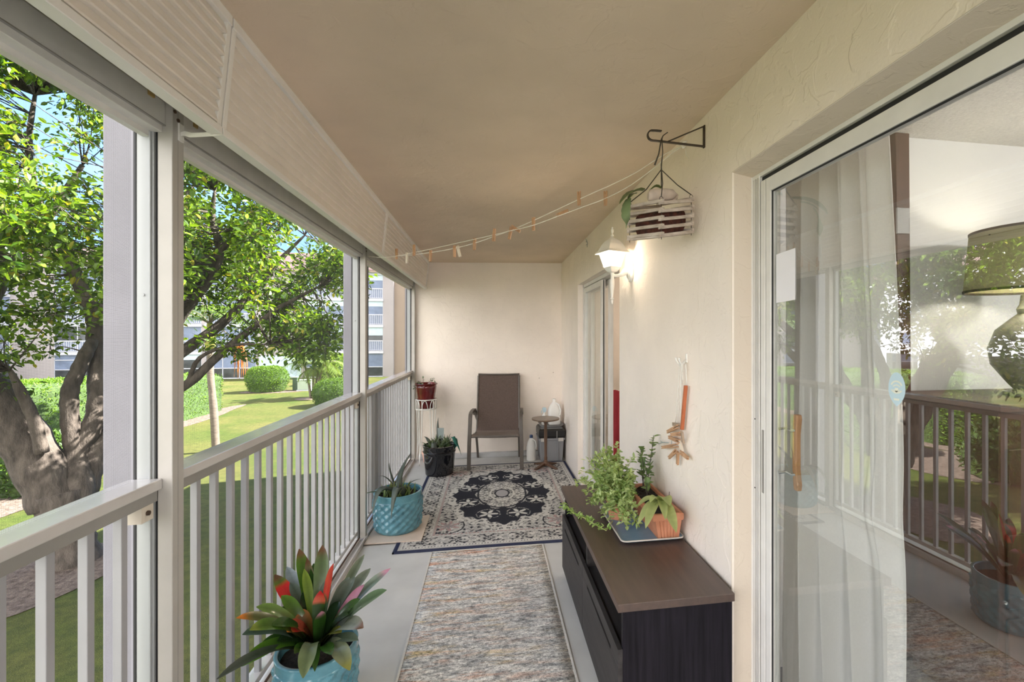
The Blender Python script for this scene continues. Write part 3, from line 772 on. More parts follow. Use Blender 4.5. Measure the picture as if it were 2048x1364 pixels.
# the weave is drawn from the runner's own centre
for vtx in rr_.data.vertices: vtx.co -= Vector((0, 2.2, 0))
rr_.location = (0, 2.2, 0)
tag(rr_, 'grey and white striped runner rug flecked with orange', 'rug')
hm = MB(); hm.box(RX0 - .006, RY0, .002, RX0 + .004, RY1, .0105); hm.box(RX1 - .004, RY0, .002, RX1 + .006, RY1, .0105); hm.box(RX0, RY1 - .006, .002, RX1, RY1 + .003, .0105)
hm.build('edge_binding', mat('cream_binding', (.62, .59, .55), .9, var=.1, vs=60), rr_)

# ================================================================== black-brown bench
bt = thing('media_bench', 'low black-brown wooden bench with two flap doors against the right wall', 'bench', (.68, 2.2, 0))
BX0, BX1, BY0, BY1, BZ = .468, .888, 1.568, 2.838, .555
MB().box(BX0 - .022, BY0 - .014, BZ - .030, BX1 + .003, BY1 + .014, BZ).build('top', 'blacktop', bt, bevel=.002)
for y in (BY0, BY1 - .022): MB().box(BX0, y, .03, BX1, y + .022, BZ - .031).build('side_panel', 'blackwood', bt, bevel=.0015)
yd = (BY0 + BY1) / 2
MB().box(BX0 + .004, yd - .011, .36, BX1 - .01, yd + .011, BZ - .031).build('divider', 'blackfront', bt, bevel=.001)
MB().box(BX0 + .002, BY0 + .022, .352, BX1 - .01, BY1 - .022, .370).build('shelf', 'blackfront', bt, bevel=.001)
MB().box(BX1 - .012, BY0 + .02, .05, BX1 - .002, BY1 - .02, BZ - .03).build('back_panel', 'blackwood', bt)
MB().box(BX0 + .02, BY0 + .02, .03, BX1 - .01, BY1 - .02, .055).build('bottom_board', 'blackwood', bt)
for a, b in ((BY0 + .002, yd - .0015), (yd + .0015, BY1 - .002)):
    # flap door with a long finger slot near its upper edge
    z0, z1, sl0, sl1 = .052, .384, .318, .333; ya, yb = a + .10, b - .10
    d = MB(); X0, X1 = BX0 - .018, BX0 + .0005
    d.box(X0, a, z0, X1, b, sl0); d.box(X0, a, sl1, X1, b, z1); d.box(X0, a, sl0, X1, ya, sl1); d.box(X0, yb, sl0, X1, b, sl1)
    do = d.build('flap_door', 'blackfront', bt, bevel=.0012)
    MB().box(X0 + .012, ya, sl0, X1, yb, sl1).build('finger_slot', 'dark', do)
for y in (BY0 + .05, BY1 - .09):
    for x in (BX0 + .03, BX1 - .07): MB().box(x, y, .0005, x + .04, y + .04, .031).build('foot', 'blackwood', bt)

# ---- what stands on it
ty = MB(); tx0, tx1, ty0, ty1 = .590, .893, 1.992, 2.44
def rr(x0, y0, x1, y1, r, z, n=5):
    pts = []
    for cx_, cy_, a0 in ((x1 - r, y0 + r, -90), (x1 - r, y1 - r, 0), (x0 + r, y1 - r, 90), (x0 + r, y0 + r, 180)):
        for k in range(n + 1): pts.append((cx_ + r * math.cos(R(a0 + 90 * k / n)), cy_ + r * math.sin(R(a0 + 90 * k / n)), z))
    return pts
z = BZ + .0005
ty.ring4([rr(tx0 + .02, ty0 + .02, tx1 - .02, ty1 - .02, .02, z), rr(tx0, ty0, tx1, ty1, .025, z + .013), rr(tx0 + .001, ty0 + .001, tx1 - .001, ty1 - .001, .025, z + .017), rr(tx0 + .010, ty0 + .010, tx1 - .010, ty1 - .010, .02, z + .012), rr(tx0 + .03, ty0 + .03, tx1 - .03, ty1 - .03, .02, z + .006)])
tr = ty.build('ceramic_tray', 'traygl', smooth=True); tag(tr, 'blue glazed rectangular tray on the bench under the planter', 'tray')
rm = MB(); rm.ring4([rr(tx0 - .0006, ty0 - .0006, tx1 + .0006, ty1 + .0006, .025, z + .0125), rr(tx0 - .0006, ty0 - .0006, tx1 + .0006, ty1 + .0006, .025, z + .0175), rr(tx0 + .004, ty0 + .004, tx1 - .004, ty1 - .004, .022, z + .0178)], cap=False)
rm.build('rim', 'trayrim', tr, smooth=True)
pl = thing('terracotta_planter', 'long fluted terracotta trough planter on the blue tray', 'planter', (.82, 2.2, z))
zb = z + .0065
def prect(x0, x1, y0, y1, zz): return [(x0, y0, zz), (x1, y0, zz), (x1, y1, zz), (x0, y1, zz)]
def flute(t, zz, n=44):
    """Cross-section of the trough: fluted along the short ends, plain along the sides."""
    x0, x1 = .770 - .030 * t, .868 + .010 * t; y0, y1 = 2.006 - .022 * t, 2.395 + .022 * t
    pts = []
    for i in range(n): 
        u = i / n; x = x0 + (x1 - x0) * u; am = .0045 * max(0., math.sin(2 * PI * (u * 7.0))) if .14 < u < .86 else 0
        pts.append((x, y0 + am, zz))
    for i in range(n): u = i / n; pts.append((x1, y0 + (y1 - y0) * u, zz))
    for i in range(n): u = i / n; pts.append((x1 + (x0 - x1) * u, y1, zz))
    for i in range(n): u = i / n; pts.append((x0, y1 + (y0 - y1) * u, zz))
    return pts
def inset(pts, dd):
    cx_ = sum(p[0] for p in pts) / len(pts); cy_ = sum(p[1] for p in pts) / len(pts); sx = max(p[0] for p in pts) - cx_; sy = max(p[1] for p in pts) - cy_
    return [(cx_ + (p[0] - cx_) * (1 - dd / sx), cy_ + (p[1] - cy_) * (1 - dd / sy), p[2]) for p in pts]
b = MB(); b.ring4([flute(0, zb), flute(.75, zb + .098)]); b.build('trough', 'terra', pl, smooth=True, angle=25)
b = MB(); q = prect(.735, .880, 1.980, 2.421, zb + .096)
up = lambda pts, zz: [(p[0], p[1], zz) for p in pts]
b.ring4([q, up(inset(q, -.002), zb + .103), up(inset(q, -.002), zb + .122), up(q, zb + .128), up(inset(q, .013), zb + .128), up(inset(q, .016), zb + .105)], cap=False)
b.build('rim', 'terra', pl, bevel=.003)
so_ = MB(); so_.grid(lambda u, v: (.752 + .112 * u, 1.996 + .41 * v, zb + .113 + .010 * noise.noise(Vector((u * 4, v * 12, 3)))), 16, 40); so_.build('soil', 'soil', pl, smooth='all')
# broad sage leaves at the near end, a jade sprig behind
zs = zb + .112
sg = Foliage()
tips = [((1276, 1050), 2.05, .044), ((1291, 1058), 1.98, .046), ((1353, 1066), 1.90, .058), ((1331, 1040), 1.95, .042), ((1340, 1012), 2.0, .056), ((1272, 1018), 2.15, .056), ((1300, 1006), 2.08, .034)]
root = Vector((.800, 2.10, zs))
SA, SB = (.42, .46, .20), (.35, .42, .16)
sprof = lambda t: math.sin(PI * min(1, .06 + .94 * t)) ** .7
crown_ = Vector((.790, 2.05, zs + .055))
for (tp, dd, wd_) in tips:
    e_ = P(tp[0], tp[1], dd); c_ = (crown_ + e_) / 2 + Vector((0, 0, .05))
    sg.blade(crown_ + rv() * .008, c_, e_, wd_, lambda t, s_: lerp(SB, SA, abs(s_) * .6 + t * .3), 10, .3, sprof)
st = MB(); st.tube([root, (root + crown_) / 2 + Vector((.008, 0, .01)), crown_], .0035, 6); st.tube([(.84, 2.06, zs), (.842, 2.055, zs + .09)], .0018, 5)
sp_ = thing('sage_plant', 'broad pale green leaves hanging over the near end of the terracotta planter', 'plant', (.80, 2.10, zs))
sg.fin('leaves', 'herb', sp_); st.build('stem', 'palmtrunk', sp_, smooth=True)
jd = Foliage(); js = MB()
jp = thing('jade_sprig', 'tall thin sprig with small round leaves rising from the terracotta planter', 'plant', (.83, 2.30, zs))
for (ax, ay, tx_, ty_, tz) in ((.82, 2.33, .865, 2.33, .30), (.81, 2.35, .80, 2.34, .20), (.83, 2.31, .80, 2.26, .15), (.80, 2.24, .775, 2.17, .10), (.83, 2.38, .82, 2.40, .22)):
    a_ = Vector((ax, ay, zs)); e_ = Vector((tx_, ty_, zs + tz)); c_ = (a_ + e_) / 2 + Vector((random.uniform(-.02, .02), 0, .03))
    js.tube([bez(a_, c_, e_, k / 8) for k in range(9)], [.003 - .0002 * k for k in range(9)], 5)
    n = int(tz * 62)
    for k in range(n):
        t = .25 + .75 * k / n; p = bez(a_, c_, e_, t); dv = rv(); dv.z = abs(dv.z) * .5 + .15
        jd.leaf(p, dv, Vector((0, 0, 1)), random.uniform(.032, .046), random.uniform(.026, .038), lerp((.12, .20, .07), (.22, .30, .12), random.random()))
jd.fin('leaves', 'herb', jp, False); js.build('stem', 'barktree', jp, smooth=True)
# bushy herb spilling over the tray and the bench's front edge
hp = thing('herb_plant', 'bushy pale green herb in a small pot spilling over the bench edge', 'plant', (.665, 2.30, zb))
k = MB(); k.lathe([(.048, zb), (.052, zb), (.064, zb + .085), (.068, zb + .085), (.068, zb + .10), (.060, zb + .10), (.057, zb + .085)], (.665, 2.30, 0), 28, True); k.build('pot', 'terra', hp, smooth=True)
k = MB(); k.lathe([(.0575, zb + .088), (.03, zb + .092), (0, zb + .092)], (.665, 2.30, 0), 20); k.build('soil', 'soil', hp)
hl = Foliage(); hs = MB()
cen = Vector((.665, 2.30, zb + .09))
ends = []
for k in range(92):
    a = random.uniform(0, 2 * PI); el = random.uniform(-.35, 1.25)
    Ls = random.uniform(.10, .24) * (1 - .25 * max(0, -el))
    if math.cos(a) > .3: Ls *= .55
    e_ = cen + Vector((math.cos(a) * math.cos(el) * Ls, math.sin(a) * math.cos(el) * Ls * 1.05, .015 + math.sin(el) * Ls * 1.2))
    e_.z = max(e_.z, zb + .012); e_.x = min(e_.x, .745)
    ends.append(e_)
for (px, py, dd) in ((1160, 960, 2.45), (1172, 985, 2.42), (1215, 898, 2.50), (1200, 915, 2.52), (1235, 905, 2.45), (1225, 925, 2.5), (1178, 1000, 2.36), (1260, 1050, 2.10), (1275, 1045, 2.12), (1245, 1042, 2.15), (1255, 1055, 2.08), (1210, 1030, 2.25), (1265, 915, 2.45), (1245, 930, 2.45), (1190, 945, 2.5), (1150, 965, 2.55)): ends.append(P(px, py, dd))
for e_ in ends:
    c_ = (cen + e_) / 2 + Vector((0, 0, random.uniform(.02, .07)))
    hs.tube([bez(cen + Vector((random.uniform(-.03, .03), random.uniform(-.03, .03), 0)), c_, e_, q / 6) for q in range(7)], .0016, 4, False)
    for q in range(34):
        t = random.uniform(.3, 1.02); p = bez(cen, c_, e_, t) + rv() * .012
        p.z = max(p.z, z + .014)
        dv = rv(); dv.z = dv.z * .6 + .2
        hl.leaf(p, dv, rv() * .5 + Vector((0, 0, 1)), random.uniform(.020, .036), random.uniform(.013, .022), lerp((.24, .36, .11), (.52, .60, .29), random.random()))
# trailing stem over the bench front
tr_ = [Vector((.60, 2.19, z + .03)), Vector((.555, 2.14, z + .008)), Vector((.52, 2.20, z + .012)), Vector((.49, 2.30, z + .006)), Vector((.43, 2.36, z + .02)), Vector((.385, 2.42, z + .045))]
hs.tube(tr_, .0025, 5)
for i in range(110):
    t = random.random() ** .7 * 4.99; s_ = int(t); p = tr_[s_].lerp(tr_[s_ + 1], t - s_) + rv() * .012; p.z = max(p.z, z + .004) if p.x > .445 else p.z
    if t < 2.2 and random.random() < .75: continue
    hl.leaf(p, rv() + Vector((-.2, 0, .3)), Vector((0, 0, 1)), random.uniform(.018, .030), random.uniform(.012, .018), lerp((.24, .40, .10), (.42, .54, .20), random.random()))
hl.fin('leaves', 'herb', hp, False); hs.build('stems', mat('herb_stem', (.42, .45, .16), .6, var=.15), hp)

# ================================================================== patio chair
chr_ = thing('patio_chair', 'brown sling-back patio chair with bronze arms on the patterned rug', 'chair', (.083, 5.425, .0095), -.085)
def flatbar(pts, wx, th):
    """A flat bar swept through (x, y, z) points lying in a plane of constant x."""
    rings = []
    for i, p in enumerate(pts):
        p = Vector(p); d = (Vector(pts[min(i + 1, len(pts) - 1)]) - Vector(pts[max(i - 1, 0)])).normalized()
        n = d.cross(Vector((1, 0, 0))).normalized() * th / 2; s = Vector((wx / 2, 0, 0))
        rings.append([p - s - n, p + s - n, p + s + n, p - s + n])
    return rings
for sx in (-1, 1):
    x = .283 * sx
    pts = [(x + .012 * sx, -.268, 0), (x + .008 * sx, -.262, .3), (x, -.255, .52), (x, -.243, .575), (x, -.215, .612), (x, -.16, .628), (x, -.02, .632), (x, .13, .622), (x, .20, .585), (x, .215, .54)]
    m = MB().ring4(flatbar(pts, .042, .020)); m.build('arm_and_front_leg', 'bronze', chr_, bevel=.004, smooth=True)
    x2 = .255 * sx
    m = MB().ring4(flatbar([(x2, -.05, .36), (x2, .10, .325), (x2, .22, .14), (x2, .29, 0)], .026, .022)); m.build('rear_leg', 'bronze', chr_, bevel=.003, smooth=True)
    m = MB().tube([(x2, -.25, .378), (x2, -.05, .358), (x2, .12, .345), (x2, .165, .36), (x2, .19, .42), (x2 * .995, .235, .62), (x2 * .99, .29, .88), (x2 * .985, .318, 1.01)], .012, 8); m.build('side_rail', 'bronze', chr_, smooth=True)
    m = MB().tube([(x2, .20, .47), (x, .212, .55)], .010, 8); m.tube([(x2, -.235, .377), (x, -.258, .40)], .010, 8); m.build('arm_bracket', 'bronze', chr_)
def sling(pts, w0, w1, sag):
    def fn(u, v):
        t = v * (len(pts) - 1); i = min(int(t), len(pts) - 2); f_ = t - i
        f_ = f_ * f_ * (3 - 2 * f_) * .35 + f_ * .65
        y = pts[i][0] + (pts[i + 1][0] - pts[i][0]) * f_; zz = pts[i][1] + (pts[i + 1][1] - pts[i][1]) * f_
        w = w0 + (w1 - w0) * v; sg_ = sag * math.sin(PI * u) * math.sin(PI * min(1, v * 1.1 + .02))
        return ((u - .5) * w, y + sg_ * .4, zz - sg_ * .5)
    return MB().grid(fn, 24, 48)
o = sling([(-.262, .362), (-.268, .378), (-.252, .394), (-.15, .383), (-.03, .366), (.09, .354), (.15, .362)], .535, .52, .045).build('seat', 'slingseat', chr_, smooth='all'); o.modifiers.new('t', 'SOLIDIFY').thickness = .003
o = sling([(.150, .362), (.178, .40), (.205, .50), (.235, .635), (.275, .82), (.305, .96), (.322, 1.028), (.336, 1.036), (.342, 1.022), (.33, .96)], .52, .505, .03).build('backrest', 'sling', chr_, smooth='all'); o.modifiers.new('t', 'SOLIDIFY').thickness = .003
MB().tube([(-.275, -.255, .372), (.275, -.255, .372)], .012, 8).build('front_bar', 'bronze', chr_, smooth=True)
MB().tube([(-.25, .325, 1.022), (.25, .325, 1.022)], .010, 8).build('top_bar', 'bronze', chr_, smooth=True)

# ================================================================== side table, boxes and jugs in the corner
tb = thing('side_table', 'small round brown pedestal table beside the patio chair', 'table', (.632, 5.20, .0095))
c = (.632, 5.20, 0)
MB().lathe([(0, .547), (.14, .547), (.157, .552), (.160, .560), (.157, .567), (0, .568)], c, 44).build('table_top', 'tabletop', tb, smooth=True)
MB().lathe([(.022, .06), (.026, .075), (.016, .09), (.021, .11), (.015, .13), (.017, .25), (.020, .38), (.017, .50), (.024, .52), (.06, .535), (.06, .548)], c, 20).build('pedestal', 'tablewood', tb, smooth=True)
MB().lathe([(.0, .022), (.03, .025), (.034, .05), (.024, .068), (0, .07)], c, 20).build('hub', 'tablewood', tb, smooth=True)
for k in range(4):
    a = R(40 + 90 * k); d_ = Vector((math.cos(a), math.sin(a), 0)); s_ = Vector((-d_.y, d_.x, 0)) * .016
    B = Vector(c); rg = []
    for r_, z0_, z1_ in ((.015, .03, .062), (.07, .022, .050), (.13, .0105, .032), (.178, .0098, .020)):
        p = B + d_ * r_; rg.append([p - s_ + Vector((0, 0, z0_)), p + s_ + Vector((0, 0, z0_)), p + s_ + Vector((0, 0, z1_)), p - s_ + Vector((0, 0, z1_))])
    MB().ring4(rg).build('foot', 'tablewood', tb, bevel=.003)
tt = thing('storage_tote', 'grey plastic storage tote on the floor in the far right corner', 'tote', (.73, 5.575, .0))
m = MB().ring4([prect(.600, .868, 5.43, 5.725, .0), prect(.585, .882, 5.415, 5.735, .265)]); m.build('tub', 'totegrey', tt, bevel=.012)
for x in (.650, .80): MB().ring4([prect(x, x + .014, 5.417, 5.435, .01), prect(x, x + .014, 5.403, 5.42, .262)]).build('rib', 'totegrey', tt, bevel=.002)
MB().box(.572, 5.402, .262, .893, 5.742, .286).build('lid', 'totegrey', tt, bevel=.005)
for x in (.60, .81): MB().box(x, 5.393, .25, x + .06, 5.404, .29).build('latch', 'trayrim', tt, bevel=.003)
tk = thing('toolbox', 'black plastic box stacked on the grey tote', 'box', (.73, 5.57, .2865))
m = MB().ring4([prect(.585, .882, 5.408, 5.735, .287), prect(.575, .890, 5.40, 5.74, .31), prect(.575, .890, 5.40, 5.74, .375), prect(.590, .875, 5.43, 5.73, .400)]); m.build('body', 'toteblack', tk, bevel=.006)
MB().box(.788, 5.394, .288, .797, 5.405, .372).build('clasp', 'totelid', tk)
MB().box(.60, 5.425, .396, .865, 5.50, .403).build('label_panel', 'totelid', tk)
lg = thing('plastic_lid', 'shallow grey plastic lid lying on the black box', 'lid', (.74, 5.58, .4035))
MB().ring4([rr(.615, 5.46, .870, 5.735, .05, .404), rr(.595, 5.44, .888, 5.752, .06, .428), rr(.592, 5.437, .889, 5.755, .06, .436), rr(.60, 5.447, .882, 5.745, .055, .436), rr(.62, 5.467, .862, 5.725, .05, .414)]).build('dish', 'totelid', lg, smooth=True)
def jug(name, label, c, s, mt, cap):
    t = thing(name, label, 'jug', c)
    def sq(r, zz, k=.35): return [(c[0] + r * (abs(math.cos(a)) ** k) * (1 if math.cos(a) > 0 else -1), c[1] + r * (abs(math.sin(a)) ** k) * (1 if math.sin(a) > 0 else -1), c[2] + zz * s) for a in [2 * PI * q / 32 + .01 for q in range(32)]]
    rg = [sq(.060 * s, 0, .4), sq(.072 * s, .008, .4), sq(.073 * s, .15, .4), sq(.066 * s, .19, .5), sq(.042 * s, .235, .8), sq(.02 * s, .262, 1), sq(.019 * s, .285, 1)]
    MB().ring4(rg).build('bottle', mt, t, smooth=True, angle=50)
    MB().lathe([(.0205 * s, .278 * s), (.0205 * s, .30 * s), (.017 * s, .303 * s), (0, .303 * s)], c, 20).build('cap', cap, t, smooth=True)
    h = MB().tube([(c[0] + .018 * s, c[1] - .03 * s, c[2] + .255 * s), (c[0] + .050 * s, c[1] - .062 * s, c[2] + .235 * s), (c[0] + .066 * s, c[1] - .076 * s, c[2] + .17 * s), (c[0] + .060 * s, c[1] - .070 * s, c[2] + .12 * s)], .010 * s, 8); h.build('handle', mt, t, smooth=True)
    return t
jug('milk_jug', 'clear white gallon jug standing on the grey lid', (.790, 5.62, .4142), 1.05, 'jugwhite', 'jugwhite')
jb = thing('bleach_bottle', 'tall white jug with dark blue cap on the floor beside the chair', 'jug', (.495, 5.53, 0))
def ell(rx, ry, zz): return [(.495 + rx * math.cos(2 * PI * q / 28), 5.53 + ry * math.sin(2 * PI * q / 28), zz) for q in range(28)]
MB().ring4([ell(.048, .04, 0.001), ell(.055, .046, .01), ell(.056, .047, .16), ell(.046, .04, .22), ell(.026, .025, .262), ell(.017, .017, .272), ell(.017, .017, .285)]).build('bottle', 'jugwhite', jb, smooth=True, angle=50)
MB().lathe([(.0195, .274), (.0195, .305), (.016, .309), (0, .309)], (.495, 5.53, 0), 20).build('cap', 'bluecap', jb, smooth=True)
MB().tube([(.51, 5.50, .262), (.54, 5.478, .245), (.553, 5.48, .19), (.546, 5.49, .15)], .009, 8).build('handle', 'jugwhite', jb, smooth=True)
sb = thing('spray_bottle', 'small spray bottle with pale blue trigger behind the side table', 'bottle', (.665, 5.62, .4142))
MB().lathe([(.030, .4143), (.034, .42), (.034, .50), (.026, .53), (.012, .55), (.012, .565)], (.665, 5.62, 0), 24).build('bottle', 'jugwhite', sb, smooth=True)
q = MB(); q.ring4([prect(.653, .677, 5.612, 5.628, .562), prect(.650, .690, 5.61, 5.63, .585), prect(.640, .690, 5.61, 5.63, .615), prect(.650, .680, 5.612, 5.628, .625)]); q.tube([(.645, 5.62, .60), (.630, 5.62, .575), (.634, 5.62, .555)], .005, 6); q.build('trigger', 'stick_blue', sb, bevel=.002)
for (X_, Y_, Z_, lb) in ((.62, FY - .004, .975, 'small dark nail in the far wall above the side table'), (.80, FY - .004, 1.045, 'small dark nail in the far wall near the right corner, higher than the other')):
    m = MB(); m.tube([(X_, FY - .0005, Z_), (X_, FY - .008, Z_ - .001)], .004, 8); tag(m.build('nail', 'rust'), lb, 'nail')
# ================================================================== blue quilted pots, tile, aloe, bromeliad
tl = MB().box(-.892, 3.447, .0096, -.494, 3.92, .0185); tag(tl.build('floor_tile', 'tile', bevel=.001), 'square beige tile under the blue aloe pot', 'tile')
def quilt_pot(t, c, r, h, rows):
    x, y, z0 = c; n = 144; nz = 64
    def rad(v): return r * (.935 + .065 * min(1, v * 1.6)) * (1 - .06 * max(0, (.05 - v) / .05) ** 2)
    cnt = 17
    def fn(u, v):
        a = 2 * PI * u; R_ = rad(v)
        if .05 < v < .86:
            p, q = u * cnt + v * rows, u * cnt - v * rows
            d = min(abs((p % 1) - .5), .5) + min(abs((q % 1) - .5), .5)
            env = min(1, (v - .05) / .03, (.86 - v) / .03)
            R_ += .0125 * (1 - 1.15 * d) * env * r / .18
        return (x + R_ * math.cos(a), y + R_ * math.sin(a), z0 + v * h)
    m = MB().grid(fn, n, nz, True)
    m.f.append(tuple(reversed(range(n))))
    m.build('pot', 'blueglaze', t, smooth=True, angle=8)
    k = MB(); ro_, ri = rad(1), rad(1) - .012 * r / .18 - .004
    k.lathe([(ro_, h - .002), (ro_ + .002, h + .003), (ro_ - .003, h + .006), (ri + .002, h + .006), (ri, h), (ri - .005, h - .05)], (x, y, z0), 64, True, False); k.build('pot_rim', 'blueglaze', t, smooth='all')
    s = MB(); s.grid(lambda u, v: (x + (ri - .001) * v * math.cos(2 * PI * u), y + (ri - .001) * v * math.sin(2 * PI * u), z0 + h - .035 + .010 * noise.noise(Vector((9 * v * math.cos(2 * PI * u), 9 * v * math.sin(2 * PI * u), r)))), 40, 12, True); s.build('soil', 'soil', t, smooth='all')
pc = (-.706, 3.705, .019)
ap = thing('potted_aloe', 'turquoise quilted pot of spiky aloe on the beige tile by the railing', 'potted plant', pc)
quilt_pot(ap, pc, .178, .285, 5.2)
al = Foliage(); zt = pc[2] + .25; A0 = Vector((pc[0], pc[1], zt))
GA, GB, GP = (.115, .135, .115), (.075, .10, .08), (.10, .17, .05)
tap = lambda t: (1.0 - .1 * math.sin(PI * t)) * max(.03, (1 - t ** 2.2))
ac = lambda a, b: (lambda t, s: lerp(a, b, t if s else t * .5))
al.blade(A0 + Vector((.01, -.02, 0)), P(756, 950, 3.36), P(745, 1028, 3.29), .075, ac(GA, GB), 14, .5, tap, .012)
al.blade(A0 + Vector((.03, -.02, 0)), P(793, 946, 3.34), P(782, 1038, 3.26), .075, ac(GA, GB), 14, .5, tap, .012)
al.blade(A0 + Vector((.02, .02, 0)), P(788, 960, 3.6), P(822, 905, 3.85), .060, ac(GB, GA), 14, .5, tap, .014)
al.blade(A0 + Vector((.0, .0, 0)), P(775, 945, 3.6), P(756, 953, 3.6), .020, ac(GB, GA), 8, .5, tap, .006)
al.blade(A0 + Vector((.03, .01, 0)), P(815, 960, 3.6), P(842, 958, 3.6), .022, ac(GB, GA), 8, .5, tap, .006)
al.blade(A0 + Vector((.03, .01, 0)), P(815, 965, 3.6), P(838, 968, 3.5), .022, ac(GA, GP), 8, .5, tap, .006)
al.blade(A0 + Vector((-.02, 0, 0)), P(740, 975, 3.5), P(722, 994, 3.45), .018, ac(GP, GB), 8, .5, tap, .006)
al.blade(A0 + Vector((-.01, .03, 0)), P(775, 935, 3.7), P(779, 925, 3.75), .02, ac(GB, GA), 8, .5, tap, .006)
random.seed(5)
for k in range(46):
    a = random.uniform(0, 2 * PI); r_ = random.uniform(.03, .145); side = random.random()
    b_ = A0 + Vector((r_ * math.cos(a), r_ * math.sin(a), .0)); e_ = b_ + Vector((random.uniform(-.045, .045), random.uniform(-.045, .045), random.uniform(.04, .115)))
    al.blade(b_, (b_ + e_) / 2 + Vector((0, 0, .02)), e_, random.uniform(.012, .022), ac((.13, .20, .05), (.21, .27, .09) if side > .3 else (.34, .33, .17)), 6, .5, tap, .006)
al.fin('leaves', 'aloe', ap)

qc = (-.692, 1.985, .002)
bp = thing('potted_bromeliad', 'turquoise quilted pot with broad-leaved red and green bromeliad in the foreground', 'potted plant', qc)
quilt_pot(bp, qc, .150, .245, 5.0)
br_ = Foliage()
B0 = Vector((qc[0] + .002, qc[1] - .005, .235))
DG, MG, BG_, GY, RD, OR_, PKc, BN = (.014, .034, .010), (.032, .092, .012), (.085, .19, .018), (.11, .145, .115), (.52, .022, .022), (.52, .16, .022), (.42, .18, .25), (.13, .065, .03)
def bl(z4, d, w, c0, c1, ctip=None, band=None, rise=.06, prof=None, roll=0, fold=.22):
    e_ = P(420 + z4[0] * .2229, 1060 + z4[1] * .2229, d)
    def cf(t, s):
        c = lerp(c0, c1, min(1, t * 1.15)) if s else lerp(lerp(c0, DG, .6), lerp(c1, DG, .35), t)
        if band and band[0] < t < band[1]: c = band[2]
        if ctip and t > .86: c = lerp(c, ctip, min(1, (t - .86) / .06))
        return c
    hd = Vector((e_.x - B0.x, e_.y - B0.y, 0)); b0 = B0 + hd * .08
    mid = (b0 + e_) / 2 + Vector((0, 0, rise)) - hd * .08
    s0 = hd.normalized().cross(Vector((0, 0, 1))); roll = -.55 * s0.dot(Vector((.33, -.94, 0)))
    br_.blade(b0, mid, e_, w * 1.14, cf, 16, fold, prof, roll=roll)
bl((280, 1225), 1.60, .052, MG, BG_, None, None, .11)
bl((60, 1340), 1.50, .034, DG, (.07, .08, .07), None, None, .10)
bl((290, 940), 1.64, .050, GY, (.10, .15, .12), None, None, .09)
bl((355, 900), 1.62, .056, DG, BG_, (.20, .25, .04), None, .10)
bl((235, 790), 1.63, .040, MG, (.12, .12, .035), OR_, None, .09)
bl((415, 690), 1.75, .042, MG, (.16, .27, .06), None, None, .08)
bl((580, 400), 1.98, .054, MG, BG_, BN, (.52, .84, RD), .02)
bl((640, 590), 1.86, .045, DG, BG_, None, None, .05)
bl((800, 170), 2.02, .050, DG, BG_, BN, None, .03)
bl((690, 330), 2.10, .050, GY, (.22, .25, .26), None, None, .04)
bl((1010, 135), 2.00, .054, DG, (.12, .19, .07), BN, None, .02)
bl((1110, 300), 1.86, .058, GY, MG, RD, (.62, .99, RD), .01)
bl((1385, 220), 2.16, .036, MG, (.20, .23, .17), None, None, .05)
bl((1440, 345), 2.10, .044, GY, (.20, .23, .19), None, None, .06)
bl((1620, 345), 2.00, .036, DG, (.16, .21, .15), PKc, None, .06)
bl((1385, 490), 1.90, .044, DG, PKc, None, (.66, .97, PKc), .02)
bl((1585, 540), 1.80, .058, DG, (.10, .16, .08), None, None, .05)
bl((1375, 880), 1.76, .060, DG, (.26, .28, .24), BN, None, .10)
bl((1255, 1260), 1.68, .058, GY, (.20, .22, .13), (.20, .20, .05), None, .12)
bl((835, 1330), 1.64, .056, (.17, .20, .14), (.14, .18, .08), None, None, .14)
bl((940, 1270), 1.70, .030, DG, MG, None, None, .12)
bl((690, 915), 1.74, .062, DG, RD, OR_, (.45, .80, (.35, .06, .03)), .10)
bl((990, 545), 1.86, .050, DG, MG, RD, (.78, 1., (.60, .12, .06)), .01)
bl((1000, 730), 1.80, .046, DG, MG, PKc, None, .0)
bl((870, 250), 2.0, .034, MG, (.22, .20, .10), BN, None, .02)
bl((845, 350), 1.95, .034, MG, (.20, .30, .03), None, None, .02)
bl((560, 860), 1.68, .05, DG, MG, None, None, .09)
bl((1180, 920), 1.76, .04, DG, (.16, .16, .03), None, None, .06)
bl((1250, 420), 1.98, .046, DG, GY, None, None, .03)
bl((1160, 640), 1.9, .046, DG, DG, None, None, .03)
bl((780, 720), 1.86, .05, DG, (.30, .12, .03), OR_, None, .03)
bl((830, 560), 1.92, .04, DG, DG, None, None, .02)
bl((930, 620), 1.92, .04, DG, DG, None, None, .01)
bl((700, 960), 1.80, .04, DG, DG, None, None, .06)
for z4, d_, c1 in (((470, 1010), 1.70, MG), ((520, 760), 1.78, BG_), ((620, 700), 1.84, MG), ((720, 470), 1.95, GY), ((930, 300), 2.0, MG), ((1060, 430), 1.94, GY), ((1300, 420), 1.98, GY), ((1350, 620), 1.86, MG), ((1240, 760), 1.80, DG), ((1090, 1120), 1.68, MG), ((760, 1110), 1.70, MG), ((600, 1000), 1.70, DG), ((1330, 990), 1.74, GY)):
    bl(z4, d_, .042, DG, c1, None, None, .05)
br_.fin('leaves', 'bromeliad', bp)

